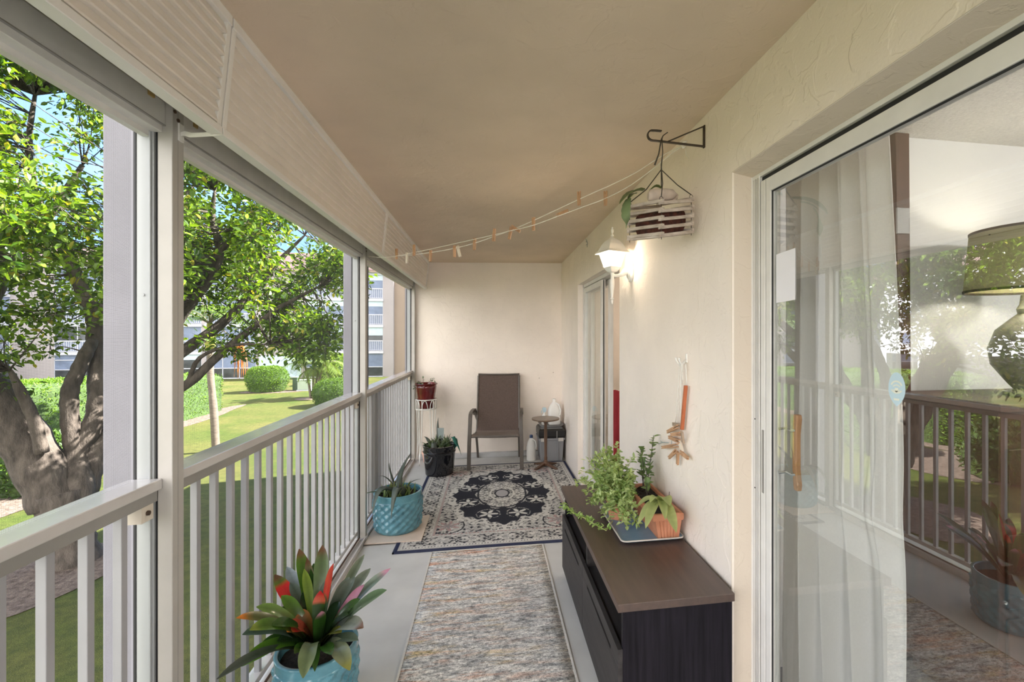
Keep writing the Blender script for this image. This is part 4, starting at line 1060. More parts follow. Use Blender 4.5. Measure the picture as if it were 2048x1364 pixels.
# ================================================================== black pot, plant stand, red pot
kc = (-.545, 5.13, .0098)
kp = thing('potted_agave', 'glossy black pot of small aloes and a tall plant tag beside the patio chair', 'potted plant', kc)
MB().lathe([(.10, 0), (.145, .002), (.150, .012), (.150, .02), (.158, .10), (.166, .215), (.168, .235), (.176, .245), (.176, .252), (.168, .258), (.172, .295), (.178, .305), (.178, .315), (.165, .318), (.155, .30), (.153, .28)], kc, 56, True).build('pot', 'blackglaze', kp, smooth=True, angle=50)
s = MB(); s.grid(lambda u, v: (kc[0] + .155 * v * math.cos(2 * PI * u), kc[1] + .155 * v * math.sin(2 * PI * u), .30 + .01 * noise.noise(Vector((u * 9, v * 5, 0)))), 32, 8, True); s.build('soil', 'soil', kp, smooth='all')
kl = Foliage(); random.seed(11)
for k in range(80):
    cl = random.choice([(-.08, -.03), (.02, -.05), (.09, .0), (-.03, .05), (.07, .06), (-.10, .04)])
    b_ = Vector((kc[0] + cl[0] + random.uniform(-.02, .02), kc[1] + cl[1] + random.uniform(-.02, .02), .30))
    a = random.uniform(0, 2 * PI); L_ = random.uniform(.07, .15); el = random.uniform(.3, 1.3)
    e_ = b_ + Vector((math.cos(a) * math.cos(el) * L_, math.sin(a) * math.cos(el) * L_, math.sin(el) * L_))
    kl.blade(b_, (b_ + e_) / 2 - Vector((math.cos(a), math.sin(a), 0)) * .01 + Vector((0, 0, .012)), e_, random.uniform(.016, .028), ac(random.choice([(.10, .17, .06), (.12, .17, .10), (.17, .22, .08)]), random.choice([(.16, .22, .11), (.22, .25, .16), (.14, .15, .10)])), 6, .5, tap, .006)
kl.blade(Vector((kc[0] - .05, kc[1] - .07, .30)), P(868, 872, 4.95), P(863, 903, 4.95), .06, ac(GA, GA), 10, .4, tap, .01)
kl.blade(Vector((kc[0] + .08, kc[1] - .05, .30)), P(903, 880, 5.0), P(909, 910, 5.0), .055, ac(GP, (.20, .24, .14)), 10, .4, tap, .01)
kl.blade(Vector((kc[0] - .0, kc[1] + .05, .30)), P(873, 860, 5.15), P(876.5, 835, 5.2), .045, ac(GB, (.18, .17, .15)), 10, .4, tap, .01)
kl.blade(Vector((kc[0] - .08, kc[1], .30)), P(852, 872, 5.1), P(848, 874, 5.05), .05, ac(GA, (.2, .22, .2)), 10, .4, tap, .01)
kl.fin('leaves', 'aloe', kp)
tg = MB(); a_, b_ = P(877, 876, 5.08), P(887, 876, 5.08); c_, d_ = P(888, 856, 5.06), P(875, 856, 5.06)
tg.ring4([[a_ + Vector((0, 0, -.03)), b_ + Vector((0, 0, -.03)), b_ + Vector((0, .003, -.03)), a_ + Vector((0, .003, -.03))], [d_, c_, c_ + Vector((0, .003, 0)), d_ + Vector((0, .003, 0))]]); g_ = tg.build('plant_tag', 'greytag', kp); g_['label'] = 'grey plant tag'
tg = Foliage(); tg.blade(P(905, 874, 5.0), P(912, 882, 4.95), P(923, 911, 4.95), .05, lambda t, s: (.03, .20, .16), 8, .3, tap, .003); tg.blade(P(908, 878, 5.0), P(914, 888, 4.97), P(909, 902, 4.97), .06, lambda t, s: (.04, .24, .19), 8, .3, tap, .003)
g_ = tg.fin('ribbon', 'aloe', kp); g_['label'] = 'teal plastic ribbon'

sc_ = (-.745, 5.575, 0)
sd = thing('plant_stand', 'tall white wire plant stand in the far left corner', 'plant stand', sc_)
def circ(r, z, n=40, c=sc_): return [(c[0] + r * math.cos(2 * PI * k / n), c[1] + r * math.sin(2 * PI * k / n), z) for k in range(n + 1)]
for z_ in (.765, .655): MB().tube(circ(.118, z_), .006, 8, False).build('ring', 'whitemetal', sd, smooth='all')
ar = MB()
for k in range(8):
    a0, a1 = 2 * PI * (k - .36) / 8, 2 * PI * (k + .36) / 8; pts = []
    for q in range(13):
        t = q / 12; a = a0 + (a1 - a0) * t; pts.append((sc_[0] + .118 * math.cos(a), sc_[1] + .118 * math.sin(a), .66 + .098 * math.sin(PI * t) ** .55))
    ar.tube(pts, .0045, 6)
ar.build('arch_apron', 'whitemetal', sd, smooth='all')
for k in range(4):
    a = R(-118 + 90 * k)
    lg_ = MB()
    for da in (-.22, .22):
        p0 = Vector((sc_[0] + .118 * math.cos(a + da), sc_[1] + .118 * math.sin(a + da), .765)); p1 = Vector((sc_[0] + .118 * math.cos(a + da), sc_[1] + .118 * math.sin(a + da), .655))
        pm = Vector((sc_[0] + .095 * math.cos(a + da * .7), sc_[1] + .095 * math.sin(a + da * .7), .34)); p2 = Vector((sc_[0] + .132 * math.cos(a), sc_[1] + .132 * math.sin(a), .008))
        lg_.tube([p0, p1] + [bez(p1, pm, p2, t / 8) for t in range(1, 9)], .0056, 6)
    lg_.build('leg', 'whitemetal', sd, smooth='all')
MB().tube([(sc_[0] - .118, sc_[1], .655), (sc_[0] + .118, sc_[1], .655)], .004, 6).tube([(sc_[0], sc_[1] - .118, .655), (sc_[0], sc_[1] + .118, .655)], .004, 6).build('cross_bar', 'whitemetal', sd)
rp = thing('potted_succulent', 'dark red glazed pot of small succulents on the white stand', 'potted plant', (sc_[0], sc_[1], .66))
MB().lathe([(.05, .6605), (.082, .661), (.09, .672), (.098, .76), (.104, .82), (.118, .90), (.119, .925), (.112, .935), (.128, .940), (.131, .950), (.124, .955), (.110, .945), (.106, .92)], (sc_[0], sc_[1], 0), 48, True).build('pot', 'redglaze', rp, smooth=True, angle=50)
s = MB(); s.lathe([(.109, .928), (.05, .932), (0, .93)], (sc_[0], sc_[1], 0), 24); s.build('soil', 'soil', rp, smooth='all')
rl = Foliage(); random.seed(3); T0 = Vector((sc_[0], sc_[1], .935))
def sprig(b_, e_, n, s=.03, c0=(.10, .16, .07), c1=(.22, .26, .15)):
    for k in range(n):
        t = (k + .5) / n; p = b_.lerp(e_, t); rl.leaf(p, (rv() + (e_ - b_).normalized() * .4), Vector((0, 0, 1)), s * random.uniform(.7, 1.2), s * .5, lerp(c0, c1, random.random()))
    rl.blade(b_, (b_ + e_) / 2 + Vector((0, 0, .01)), e_, .006, lambda t, s_: (.25, .17, .14), 6)
sprig(T0 + Vector((-.03, -.02, 0)), P(846, 753, 5.45), 5, .045)
sprig(T0 + Vector((.03, -.02, 0)), P(863, 757, 5.45) + Vector((0, 0, .012)), 4, .03)
sprig(P(863, 758, 5.45), P(869, 762, 5.45), 6, .035)
sprig(T0 + Vector((-.06, -.06, 0)), P(830, 775, 5.35), 12, .045); sprig(T0 + Vector((-.08, 0, 0)), P(836, 762, 5.45), 10, .045)
sprig(T0 + Vector((-.04, -.06, 0)), P(862, 768, 5.4), 14, .035, (.20, .26, .10), (.34, .38, .2))
rl.fin('leaves', 'aloe', rp)
pk = MB(); pk.lathe([(.045, 0.001), (.052, .003), (.066, .10), (.071, .102), (.071, .128), (.063, .128), (.058, .10)], (-.735, 5.655, 0), 32, True)
tag(pk.build('clay_pot', 'pinkpot', smooth=True), 'small pink clay pot on the floor behind the white stand', 'pot')

# ================================================================== wall lantern
LY, LXc = 2.86, .782
ln = thing('wall_lantern', 'lit white coach lantern on the right wall', 'wall lamp', (RX, LY, 1.93))
def sqr(r, zz, rot=R(19), c=(LXc, LY)): return [(c[0] + r * math.cos(rot + R(45) + k * PI / 2), c[1] + r * math.sin(rot + R(45) + k * PI / 2), zz) for k in range(4)]
pts = [(.0, .084), (.05, .07), (.06, .055)]
m = MB()
def ovalx(x, ry, rz): return [(x, LY + ry * math.cos(2 * PI * k / 32), 1.935 + rz * math.sin(2 * PI * k / 32)) for k in range(32)]
m.ring4([ovalx(RX - .001, .056, .078), ovalx(RX - .010, .056, .078), ovalx(RX - .016, .050, .072), ovalx(RX - .018, .040, .060), ovalx(RX - .026, .036, .052), ovalx(RX - .028, .02, .03)]); m.build('wall_plate', 'lanternwhite', ln, smooth=True)
MB().tube([(RX - .022, LY, 1.930), (RX - .045, LY, 1.922), (RX - .065, LY, 1.906), (RX - .09, LY, 1.899), (LXc + .005, LY, 1.898)], [.030, .022, .014, .011, .010], 14).build('arm', 'lanternwhite', ln, smooth=True)
MB().lathe([(0, 1.712), (.004, 1.716), (.007, 1.735), (.005, 1.742), (.012, 1.748), (.012, 1.752), (.006, 1.757), (.008, 1.77), (.013, 1.82), (.014, 1.86), (.010, 1.895), (.013, 1.905), (.012, 1.915), (.020, 1.92)], (LXc, LY, 0), 20).build('stem', 'lanternwhite', ln, smooth=True)
MB().ring4([sqr(.018, 1.918), sqr(.032, 1.922), sqr(.048, 1.938), sqr(.054, 1.952), sqr(.050, 1.955)]).build('cup', 'lanternwhite', ln, bevel=.0015)
cg = MB()
lo4, hi4 = sqr(.053, 1.952), sqr(.088, 2.048)
for k in range(4):
    a, b = Vector(lo4[k]), Vector(hi4[k]); cg.tube([a, b], .0035, 6)
    cg.tube([b, Vector(hi4[(k + 1) % 4])], .0045, 6); cg.tube([a, Vector(lo4[(k + 1) % 4])], .004, 6)
cg.build('cage', 'lanternwhite', ln)
for k in range(4):
    a, b, c_, d_ = [Vector(v) for v in (lo4[k], lo4[(k + 1) % 4], hi4[(k + 1) % 4], hi4[k])]
    cen_ = (a + b + c_ + d_) / 4; inn = (Vector((LXc, LY, cen_.z)) - cen_).normalized() * .0015
    MB().ring4([[a, b, c_, d_], [a + inn, b + inn, c_ + inn, d_ + inn]]).build('glass_pane', 'lampglass', ln)
rf = MB(); rf.ring4([sqr(.118, 2.040), sqr(.116, 2.046), sqr(.098, 2.058), sqr(.086, 2.075), sqr(.072, 2.098), sqr(.052, 2.120), sqr(.030, 2.133), sqr(.022, 2.137)], cap=True)
rf.build('roof', 'lanternwhite', ln, bevel=.0015)
MB().lathe([(.018, 2.136), (.014, 2.142), (.006, 2.150), (.011, 2.158), (.006, 2.164), (.004, 2.172), (.009, 2.18), (.009, 2.196), (.004, 2.203), (.0065, 2.208), (0, 2.213)], (LXc, LY, 0), 16).build('finial', 'lanternwhite', ln, smooth=True)
MB().lathe([(.010, 1.957), (.013, 1.975), (.013, 1.985), (.024, 2.005), (.023, 2.022), (0, 2.034)], (LXc, LY, 0), 16).build('bulb', 'bulb', ln, smooth='all')
L = bpy.data.lights.new('lantern_light', 'POINT'); L.energy = 2.4; L.color = (1, .83, .63); L.shadow_soft_size = .03
lo = bpy.data.objects.new('lantern_light', L); C.objects.link(lo); lo.location = (LXc - .02, LY - .01, 1.99)

# ================================================================== plant bracket with the slatted basket
HY = 1.832
hb = thing('plant_bracket', 'brown wrought iron triangular plant bracket high on the right wall', 'bracket', (RX, HY, 2.36))
def fb(pts, w=.012, t=.005):
    rg = []
    for i, p in enumerate(pts):
        p = Vector(p); d = (Vector(pts[min(i + 1, len(pts) - 1)]) - Vector(pts[max(i - 1, 0)])).normalized(); n = d.cross(Vector((0, 1, 0))).normalized() * t / 2; s = Vector((0, w / 2, 0))
        rg.append([p - s - n, p + s - n, p + s + n, p - s + n])
    return MB().ring4(rg)
fb([(RX - .003, HY, 2.312), (RX - .003, HY, 2.408)], .014, .006).build('wall_bar', 'iron', hb, bevel=.001)
hook = [(RX - .004, HY, 2.318)] + [(.70, HY, 2.327)] + [(.676 + .022 * math.cos(a), HY, 2.349 + .0215 * math.sin(a)) for a in [R(-90 - 18 * k) for k in range(0, 10)]] + [(.69, HY, 2.3705), (.715, HY, 2.370)]
fb(hook, .012, .005).build('hook_arm', 'iron', hb)
fb([(RX - .003, HY, 2.405), (.742, HY, 2.327)], .009, .004).build('brace', 'iron', hb)
cx0, cy0 = .713, HY
CB = thing('hanging_basket', 'square basket of weathered wood slats hanging from the iron bracket', 'basket', (cx0, cy0, 1.93))
s2 = .094; rot = R(26); z0 = 1.938
ex = Vector((math.cos(rot), math.sin(rot), 0)); ey = Vector((-math.sin(rot), math.cos(rot), 0)); ctr = Vector((cx0 + .027, cy0 + .08, 0))
hgt = .145; nS = 5
tocam = Vector((-.35, -.937, 0))
def tz(p): return (p.x - cx0) * .08 - .20 * (Vector((p.x, p.y, 0)) - ctr).dot(tocam)       # it hangs a little out of true
sl_i = 0
for i in range(nS):
    zz = z0 + .008 + i * (hgt - .010) / (nS - 1)
    for d_, n_ in ((ex, ey), (ey, ex)):
        for sgn in (-1, 1):
            c_ = ctr + n_ * sgn * s2 + Vector((0, 0, zz + (0 if d_ is ex else .008)))
            a_ = c_ - d_ * (s2 + .012); b_ = c_ + d_ * (s2 + .012); a_.z += tz(a_); b_.z += tz(b_)
            up_ = Vector((0, 0, .0068)); th = n_ * .006
            m = MB().ring4([[a_ - th - up_, a_ + th - up_, a_ + th + up_, a_ - th + up_], [b_ - th - up_, b_ + th - up_, b_ + th + up_, b_ - th + up_]])
            m.build('slat', 'greywood', CB, bevel=.001)
for k in range(4):
    c_ = ctr + ex * (-.08 + .053 * k) + Vector((0, 0, z0 + .004)); a_ = c_ - ey * s2; b_ = c_ + ey * s2; a_.z += tz(a_); b_.z += tz(b_); w_ = ex * .012; u_ = Vector((0, 0, .004))
    MB().ring4([[a_ - w_ - u_, a_ + w_ - u_, a_ + w_ + u_, a_ - w_ + u_], [b_ - w_ - u_, b_ + w_ - u_, b_ + w_ + u_, b_ - w_ + u_]]).build('bottom_slat', 'greywood', CB)
hk = Vector((.718, HY, 2.322)); wr = []
for k, (sa, sb_) in enumerate(((-1, -1), (1, -1), (1, 1), (-1, 1))):
    c_ = ctr + ex * sa * s2 + ey * sb_ * s2 + Vector((0, 0, z0 + hgt + .012)); c_.z += tz(c_)
    kn = Vector((.722, HY + .02, 2.235 - .02 * (k % 2)))
    m = MB(); m.tube([hk + Vector((0, 0, .02)), hk, hk + Vector((.003, 0, -.04)), kn, (kn + c_) / 2 + Vector((.006, 0, -.006)), c_ + Vector((0, 0, .012))], .0022, 6)
    m.tube([c_ + Vector((.008 * math.cos(q), 0, .008 * math.sin(q) + .004)) for q in [2 * PI * r_ / 10 for r_ in range(11)]], .0012, 5, False)
    m.tube([c_, c_ - Vector((0, 0, hgt + .020))], .0016, 5)
    m.build('hanger_wire', 'wire', CB, smooth='all')
m = MB(); m.tube([hk + Vector((.025, 0, .045)), hk + Vector((.005, 0, .030)), hk + Vector((-.004, 0, .012)), hk + Vector((-.016, -.004, -.05)), hk + Vector((-.034, -.004, -.098))], [.002, .0024, .003, .003, .004], 6); m.build('hook_wire', 'wire', CB, smooth='all')
bk = MB()
def blob(c_, r_, sc3, seed):
    b_ = MB(); b_.grid(lambda u, v: tuple(Vector(c_) + Vector((r_ * sc3[0] * math.cos(2 * PI * u) * math.sin(PI * max(.02, min(.98, v))), r_ * sc3[1] * math.sin(2 * PI * u) * math.sin(PI * max(.02, min(.98, v))), r_ * sc3[2] * math.cos(PI * max(.02, min(.98, v))))) * (1 + .22 * noise.noise(Vector((math.cos(2 * PI * u) * 2, math.sin(2 * PI * u) * 2, v * 4 + seed))))), 22, 12, True); return b_
b_ = MB()
def fill(u, v):
    a, e = 2 * PI * u, PI * max(.02, min(.98, v)); pw = lambda q, k: abs(q) ** k * (1 if q > 0 else -1)
    k_ = s2 * .90 * (1 + .06 * noise.noise(Vector((u * 14, v * 9, 2))))
    p = ctr + ex * k_ * pw(math.cos(a), .35) * pw(math.sin(e), .3) + ey * k_ * pw(math.sin(a), .35) * pw(math.sin(e), .3) + Vector((0, 0, z0 + .062 + .055 * pw(math.cos(e), .5)))
    p.z += tz(p); return p
b_.grid(fill, 60, 24, True)
b_.build('bark_filling', 'bark', CB, smooth='all')
dw = MB(); a_ = ctr + Vector((-.075, -.055, z0 + hgt + .018)); e_ = ctr + Vector((.070, -.02, z0 + hgt + .042))
dw.ring4([[Vector(bez(a_, (a_ + e_) / 2 + Vector((0, 0, .004)), e_, t)) + Vector((0, r_ * .8 * math.cos(q), r_ * math.sin(q))) for q in [2 * PI * k / 14 for k in range(14)]] for t, r_ in ((0, .018), (.08, .027), (.3, .028), (.6, .027), (.85, .022), (1, .004))])
dwo = dw.build('driftwood', 'driftwood', smooth=True); tag(dwo, 'chunk of pale driftwood lying on top of the slatted basket', 'driftwood')
dw = MB(); a_ = ctr + Vector((.02, .0, z0 + .062)); 
dw2 = MB(); a_ = ctr + Vector((.055, .015, z0 + hgt + .022)); e_ = ctr + Vector((.085, .03, z0 + hgt + .062))
dw2.ring4([[Vector(a_.lerp(e_, t)) + Vector((r_ * math.cos(q), r_ * math.sin(q) * .7, 0)) for q in [2 * PI * k / 10 for k in range(10)]] for t, r_ in ((0, .02), (.4, .024), (.8, .018), (1, .008))]); tag(dw2.build('driftwood', 'driftwood', smooth=True), 'smaller pale driftwood stub at the right side of the slatted basket', 'driftwood')
og = Foliage()
lfp = lambda t: math.sin(PI * min(1, .12 + .88 * t)) ** .6 * (1 + .06 * math.sin(t * 30))
gc = lambda t, s: lerp((.10, .135, .04), (.14, .18, .055), abs(s))
def hp_(x, y, dy=0.): return atY(1230 + x * .1832, 240 + y * .1833, HY + dy)
og.blade(hp_(300, 770, .04), hp_(180, 745, -.02), hp_(48, 915, -.03), .050, gc, 14, .3, lfp)
og.blade(hp_(150, 860, .0), hp_(105, 960, -.02), hp_(125, 1185, -.02), .040, lambda t, s: lerp((.15, .20, .09), (.19, .25, .12), t), 14, .2, lfp)
og.blade(hp_(380, 775, .06), hp_(440, 690, .06), hp_(510, 750, .06), .030, gc, 10, .3, lfp)
og.blade(hp_(230, 800, .03), hp_(180, 800, .0), hp_(140, 870, -.02), .022, gc, 10, .3, lfp)
ogo = og.fin('orchid_leaves', 'aloe'); tag(ogo, 'long green orchid leaves drooping from the left of the slatted basket', 'plant')
so3 = ogo.modifiers.new('t', 'SOLIDIFY'); so3.thickness = .002

# ================================================================== clothesline and pins
pa, pb = Vector((-.897, 3.545, 0)), Vector((RX - .016, 2.01, 0))
def PL(px, py, off=0):
    """The place seen there on the upright plane through both ends of the line."""
    d1_ = P(px, py, 1) - Vector((0, 0, EYE)); n_ = Vector((pb.y - pa.y, -(pb.x - pa.x), 0)).normalized()
    t = ((pa + n_ * off) - Vector((0, 0, 0))).dot(n_) / Vector((d1_.x, d1_.y, 0)).dot(n_)
    return Vector((d1_.x * t, d1_.y * t, EYE + d1_.z * t))
cl_ = thing('clothesline', 'white cord clothesline strung across the balcony under the ceiling', 'clothesline', (0, 2.8, 2.2))
E1 = [(738, 513), (765, 515), (795, 512), (814, 511), (861, 505), (907, 497), (947, 487), (985, 474), (1023, 460), (1065, 442), (1110, 421), (1155, 400), (1190, 384), (1224, 369), (1270, 346), (1306, 323), (1340, 303), (1374, 288)]
E2 = [(738, 513), (765, 515), (800, 511), (827, 505), (853, 500), (911, 487), (947, 479), (1000, 467), (1023, 461), (1065, 451), (1122, 430), (1165, 414), (1206, 399), (1252, 376), (1290, 350), (1320, 326), (1350, 302), (1374, 288)]
def smoothp(pts, n=4):
    out = []
    for i in range(len(pts) - 1):
        p0, p1, p2, p3 = pts[max(i - 1, 0)], pts[i], pts[i + 1], pts[min(i + 2, len(pts) - 1)]
        for k in range(n):
            t = k / n; out.append(.5 * ((2 * p1) + (p2 - p0) * t + (2 * p0 - 5 * p1 + 4 * p2 - p3) * t * t + (3 * p1 - p0 - 3 * p2 + p3) * t ** 3))
    return out + [pts[-1]]
for pts, off in ((E1, 0), (E2, .03)):
    q = [PL(a, b, off * math.sin(PI * i / (len(pts) - 1))) for i, (a, b) in enumerate(pts)]
    MB().tube(smoothp(q), .0021, 6).build('strand', 'cordwhite', cl_, smooth='all')
m = MB(); e_ = PL(1374, 288); m.tube([e_, e_ + Vector((-.012, .0, -.015)), e_ + Vector((-.006, -.01, -.06)), e_ + Vector((.0, -.02, -.075))], .0012, 5); m.build('loose_end', 'cordwhite', cl_)
k = MB(); k.tube([(RX - .001, 2.01, 2.445 - .03), (RX - .02, 2.01, 2.41), (RX - .03, 2.005, 2.395), (RX - .024, 2.0, 2.38), (RX - .012, 2.0, 2.385)], .005, 8)
ko = k.build('cord_hook', 'whitemetal', smooth='all'); tag(ko, 'small white screw hook near the ceiling holding the right end of the clothesline', 'hook')
k = MB(); a_ = atX(1175, 486, RX - .006); 
for dx, dz in ((-.03, -.045), (.0, .03), (.03, .02), (.035, .045), (-.012, .02), (.012, -.022)): k.tube([a_, a_ + Vector((-.010, dx * .9, dz))], .0025, 5)
tag(k.build('wire_tie', 'greytag'), 'small knotted teal-grey tie on the wall near the ceiling beyond the lantern', 'tie')
def pin(c_, ax, side, mt, L_=.074, op=.10):
    """Two wooden legs pinched by a spring."""
    ax = Vector(ax).normalized(); side = Vector(side); side = (side - ax * side.dot(ax)).normalized(); th = ax.cross(side)
    m = MB()
    for s_ in (-1, 1):
        a_ = c_ + ax * L_ * .42 + side * s_ * (.0035 + op * .03); b_ = c_ - ax * L_ * .58 + side * s_ * .0048
        rg = []
        for p, w in ((a_, .0028), (c_ + side * s_ * .0045, .0042), (b_.lerp(c_, .25), .0042), (b_, .0026)):
            rg.append([p - side * w - th * .0048, p + side * w - th * .0048, p + side * w + th * .0048, p - side * w + th * .0048])
        m.ring4(rg)
    m.tube([c_ + ax * .008 - th * .0062, c_ + ax * .008 + th * .0062], .0052, 10)
    return m.build('clothespin', mt)
G = 'clothespins on the clothesline'
pins = [((793, 508), (0, 0, 1), 'pinwood', 0, 'leftmost reddish clothespin at the left end of the white clothesline'),
        ((814, 516), (0.03, 0, 1), 'pinwhite', 0, 'pale clothespin second from the left end of the clothesline'),
        ((828, 504), (0, 0, -1), 'pinwood', .03, 'small reddish clothespin third from the left end of the clothesline'),
        ((861, 512), (.08, 0, 1), 'pinwood', 0, 'light brown clothespin fourth from the left end, over the far wall corner'),
        ((909, 503), (0, 0, 1), 'pinwood', 0, 'upright brown clothespin beside the tilted pale clothespin'),
        ((917, 503), (-.35, 0, 1), 'pinwhite', 0, 'tilted pale clothespin beside the upright brown clothespin'),
        ((949, 488), (.05, 0, 1), 'pinwood', 0, 'large brown clothespin gripping both cords left of the middle of the line'),
        ((988, 474), (-.1, 0, -1), 'pinwood', .03, 'faint brown clothespin on the upper cord before the cords cross'),
        ((1021, 466), (.25, 0, 1), 'pinwood', .02, 'dark clothespin hanging under the crossing of the two cords'),
        ((1030, 459), (-.9, 0, .55), 'pinwood', 0, 'yellowish clothespin lying aslant at the crossing of the two cords'),
        ((1067, 448), (0, 0, 1), 'pinwood', 0, 'upright brown clothespin just right of the crossing of the cords'),
        ((1123, 429), (-1, 0, -.25), 'pinwood', .02, 'clothespin lying flat along the lower cord'),
        ((1158, 397), (0, 0, 1), 'pinwood', 0, 'upright clothespin on the upper cord near the hanging basket'),
        ((1211, 397), (0, 0, 1), 'pinwood', .02, 'rightmost clothespin, on the lower cord next to the hanging basket')]
for (p_, ax, mt, off, lb) in pins:
    c_ = PL(p_[0], p_[1], off); c_.z += .006
    lineside = (pb - pa).normalized()
    tag(pin(c_, Vector((ax[0] * lineside.x, ax[0] * lineside.y, ax[2])), lineside if 'flat' not in lb else Vector((0, 0, 1)), mt), lb, 'clothespin', G)

# ================================================================== wall hook with its bundle
wx = RX - .012
def hx(x, y, dx=0.): return atX(1280 + .1907 * x, 700 + .1907 * y, wx - dx)
wh = thing('wall_hook', 'small white double coat hook on the right wall', 'hook', tuple(hx(460, 100)))
c_ = hx(468, 85); MB().ring4([[(RX - .001, c_.y + sy * w_, c_.z + h_) for sy, h_ in ((-1, -.022), (1, -.022), (1, .022), (-1, .022))] for w_ in (.009,)] + [[(RX - .006, c_.y + sy * .008, c_.z + h_) for sy, h_ in ((-1, -.020), (1, -.020), (1, .020), (-1, .020))]]).build('plate', 'whitemetal', wh, bevel=.002)
for sy in (1, -1): 
    MB().tube([(RX - .006, c_.y, c_.z - .008), (RX - .02, c_.y + sy * .006, c_.z - .024), (RX - .038, c_.y + sy * .014, c_.z - .026), (RX - .046, c_.y + sy * .018, c_.z - .008), (RX - .046, c_.y + sy * .020, c_.z + .002)], [.004, .004, .004, .004, .0055], 8).build('prong', 'whitemetal', wh, smooth='all')
lp = thing('cord_loop', 'looped white cord hanging from the coat hook', 'cord', tuple(hx(440, 200)))
for x0, x1, y1 in ((425, 372, 760), (440, 425, 830), (448, 385, 780), (455, 440, 350), (490, 488, 370)):
    a_, b_ = hx(x0, 160, .02), hx(x1, y1, .012); MB().tube([a_ + Vector((-.004, 0, .006)), a_.lerp(b_, .3) + Vector((-.002, .001, 0)), a_.lerp(b_, .7), b_], .0022, 5).build('strand', 'cordwhite', lp, smooth='all')
MB().tube([hx(430, 150, .02), hx(445, 260, .014), hx(450, 320, .012)], .005, 6).build('knot', 'cordwhite', lp, smooth='all')
sk = MB(); a_, b_ = hx(480, 372, .008), hx(440, 835, .008); d_ = (b_ - a_).normalized(); s_ = Vector((0, .0085, 0)); t_ = Vector((.007, 0, 0))
sk.ring4([[a_ - s_ - t_, a_ + s_ - t_, a_ + s_ + t_, a_ - s_ + t_], [b_ - s_ - t_, b_ + s_ - t_, b_ + s_ + t_, b_ - s_ + t_]])
tag(sk.build('wooden_stick', 'orangewood', bevel=.0015), 'square orange wooden stick hanging by the white cord loop', 'stick')
G = 'clothespins bunched below the wall hook'
bun = [((345, 775), (410, 792), 'pingrey', 'topmost clothespin of the bunch below the wall hook, lying nearly flat'),
       ((285, 860), (392, 805), 'pinwood', 'upper clothespin of the bunch slanting down to the left'),
       ((322, 888), (415, 880), 'pinwood', 'clothespin lying level in the middle of the bunch'),
       ((300, 912), (412, 958), 'pinwood', 'clothespin in the bunch sloping down to the right, under the level one'),
       ((228, 1022), (392, 1000), 'pinwood', 'long clothespin pointing out to the left of the bunch'),
       ((302, 1132), (378, 1058), 'pinwood', 'lower clothespin of the bunch pointing down left'),
       ((393, 1202), (397, 1068), 'pinwood', 'bottom clothespin of the bunch hanging straight down'),
       ((507, 1138), (425, 1072), 'pinwood', 'lower clothespin of the bunch pointing down right'),
       ((440, 868), (452, 960), 'pingrey', 'thick upright clothespin at the right of the bunch beneath the orange stick'),
       ((420, 960), (440, 1062), 'pinwhite', 'pale upright clothespin in the centre of the bunch')]
for i, (p0, p1, mt, lb) in enumerate(bun):
    a_, b_ = hx(p0[0], p0[1], .010 + .006 * (i % 3)), hx(p1[0], p1[1], .010 + .006 * ((i + 1) % 3)); ln_ = (b_ - a_).length
    tag(pin(a_.lerp(b_, .6), (b_ - a_), Vector((0, 1, .3)) if abs((b_ - a_).normalized().z) > .7 else Vector((0, .1, 1)), mt, max(.06, ln_)), lb, 'clothespin', G)
k = MB(); k.tube([hx(195, 985, .014), hx(240, 968, .016), hx(300, 972, .014)], .0025, 5); k.tube([hx(215, 955, .014), hx(240, 968, .016)], .002, 5); k.tube([hx(330, 985, .014), hx(335, 945, .012)], .0015, 5)
tag(k.build('twist_tie', 'greytag', smooth='all'), 'grey twist tie sticking out left of the clothespin bunch', 'tie')
# ================================================================== the garden
GZ = -2.7
lw = MB(); lw.grid(lambda u, v: (-62 + u * 75, -30 + v * 100, GZ), 30, 40)
lo_ = struct('lawn', lw, 'lawn', fixn=False)
md = MB()
def bed(cx_, cy_, rx, ry, seed, z=.012):
    n = 40; pts = []
    for k in range(n):
        a = 2 * PI * k / n; q = 1 + .18 * noise.noise(Vector((math.cos(a) * 1.6, math.sin(a) * 1.6, seed)))
        pts.append((cx_ + rx * q * math.cos(a), cy_ + ry * q * math.sin(a), GZ + z))
    return MB().add(pts + [(cx_, cy_, GZ + z + .02)], [(k, (k + 1) % n, n) for k in range(n)])
for (cx_, cy_, rx, ry, sd_, lb) in ((-8.0, 9.2, 1.35, 1.5, 1, 'bare mulch bed round the foot of the big tree'), (-15.0, 22, .9, 8.5, 2, 'strip of bare soil along the foot of the long hedge'), (-11.9, 33.3, 1.2, .8, 4, 'small mulch patch under the feathery palm'), (-16.6, 38.0, 2.2, 1.0, 5, 'soil patch under the round clipped bush'), (-12.9, 13.2, 1.9, 2.6, 6, 'reddish mulch bed under the dark shrubs beyond the big tree')):
    tag(bed(cx_, cy_, rx, ry, sd_).build('mulch_bed', 'mulch', smooth='all'), lb, 'mulch')

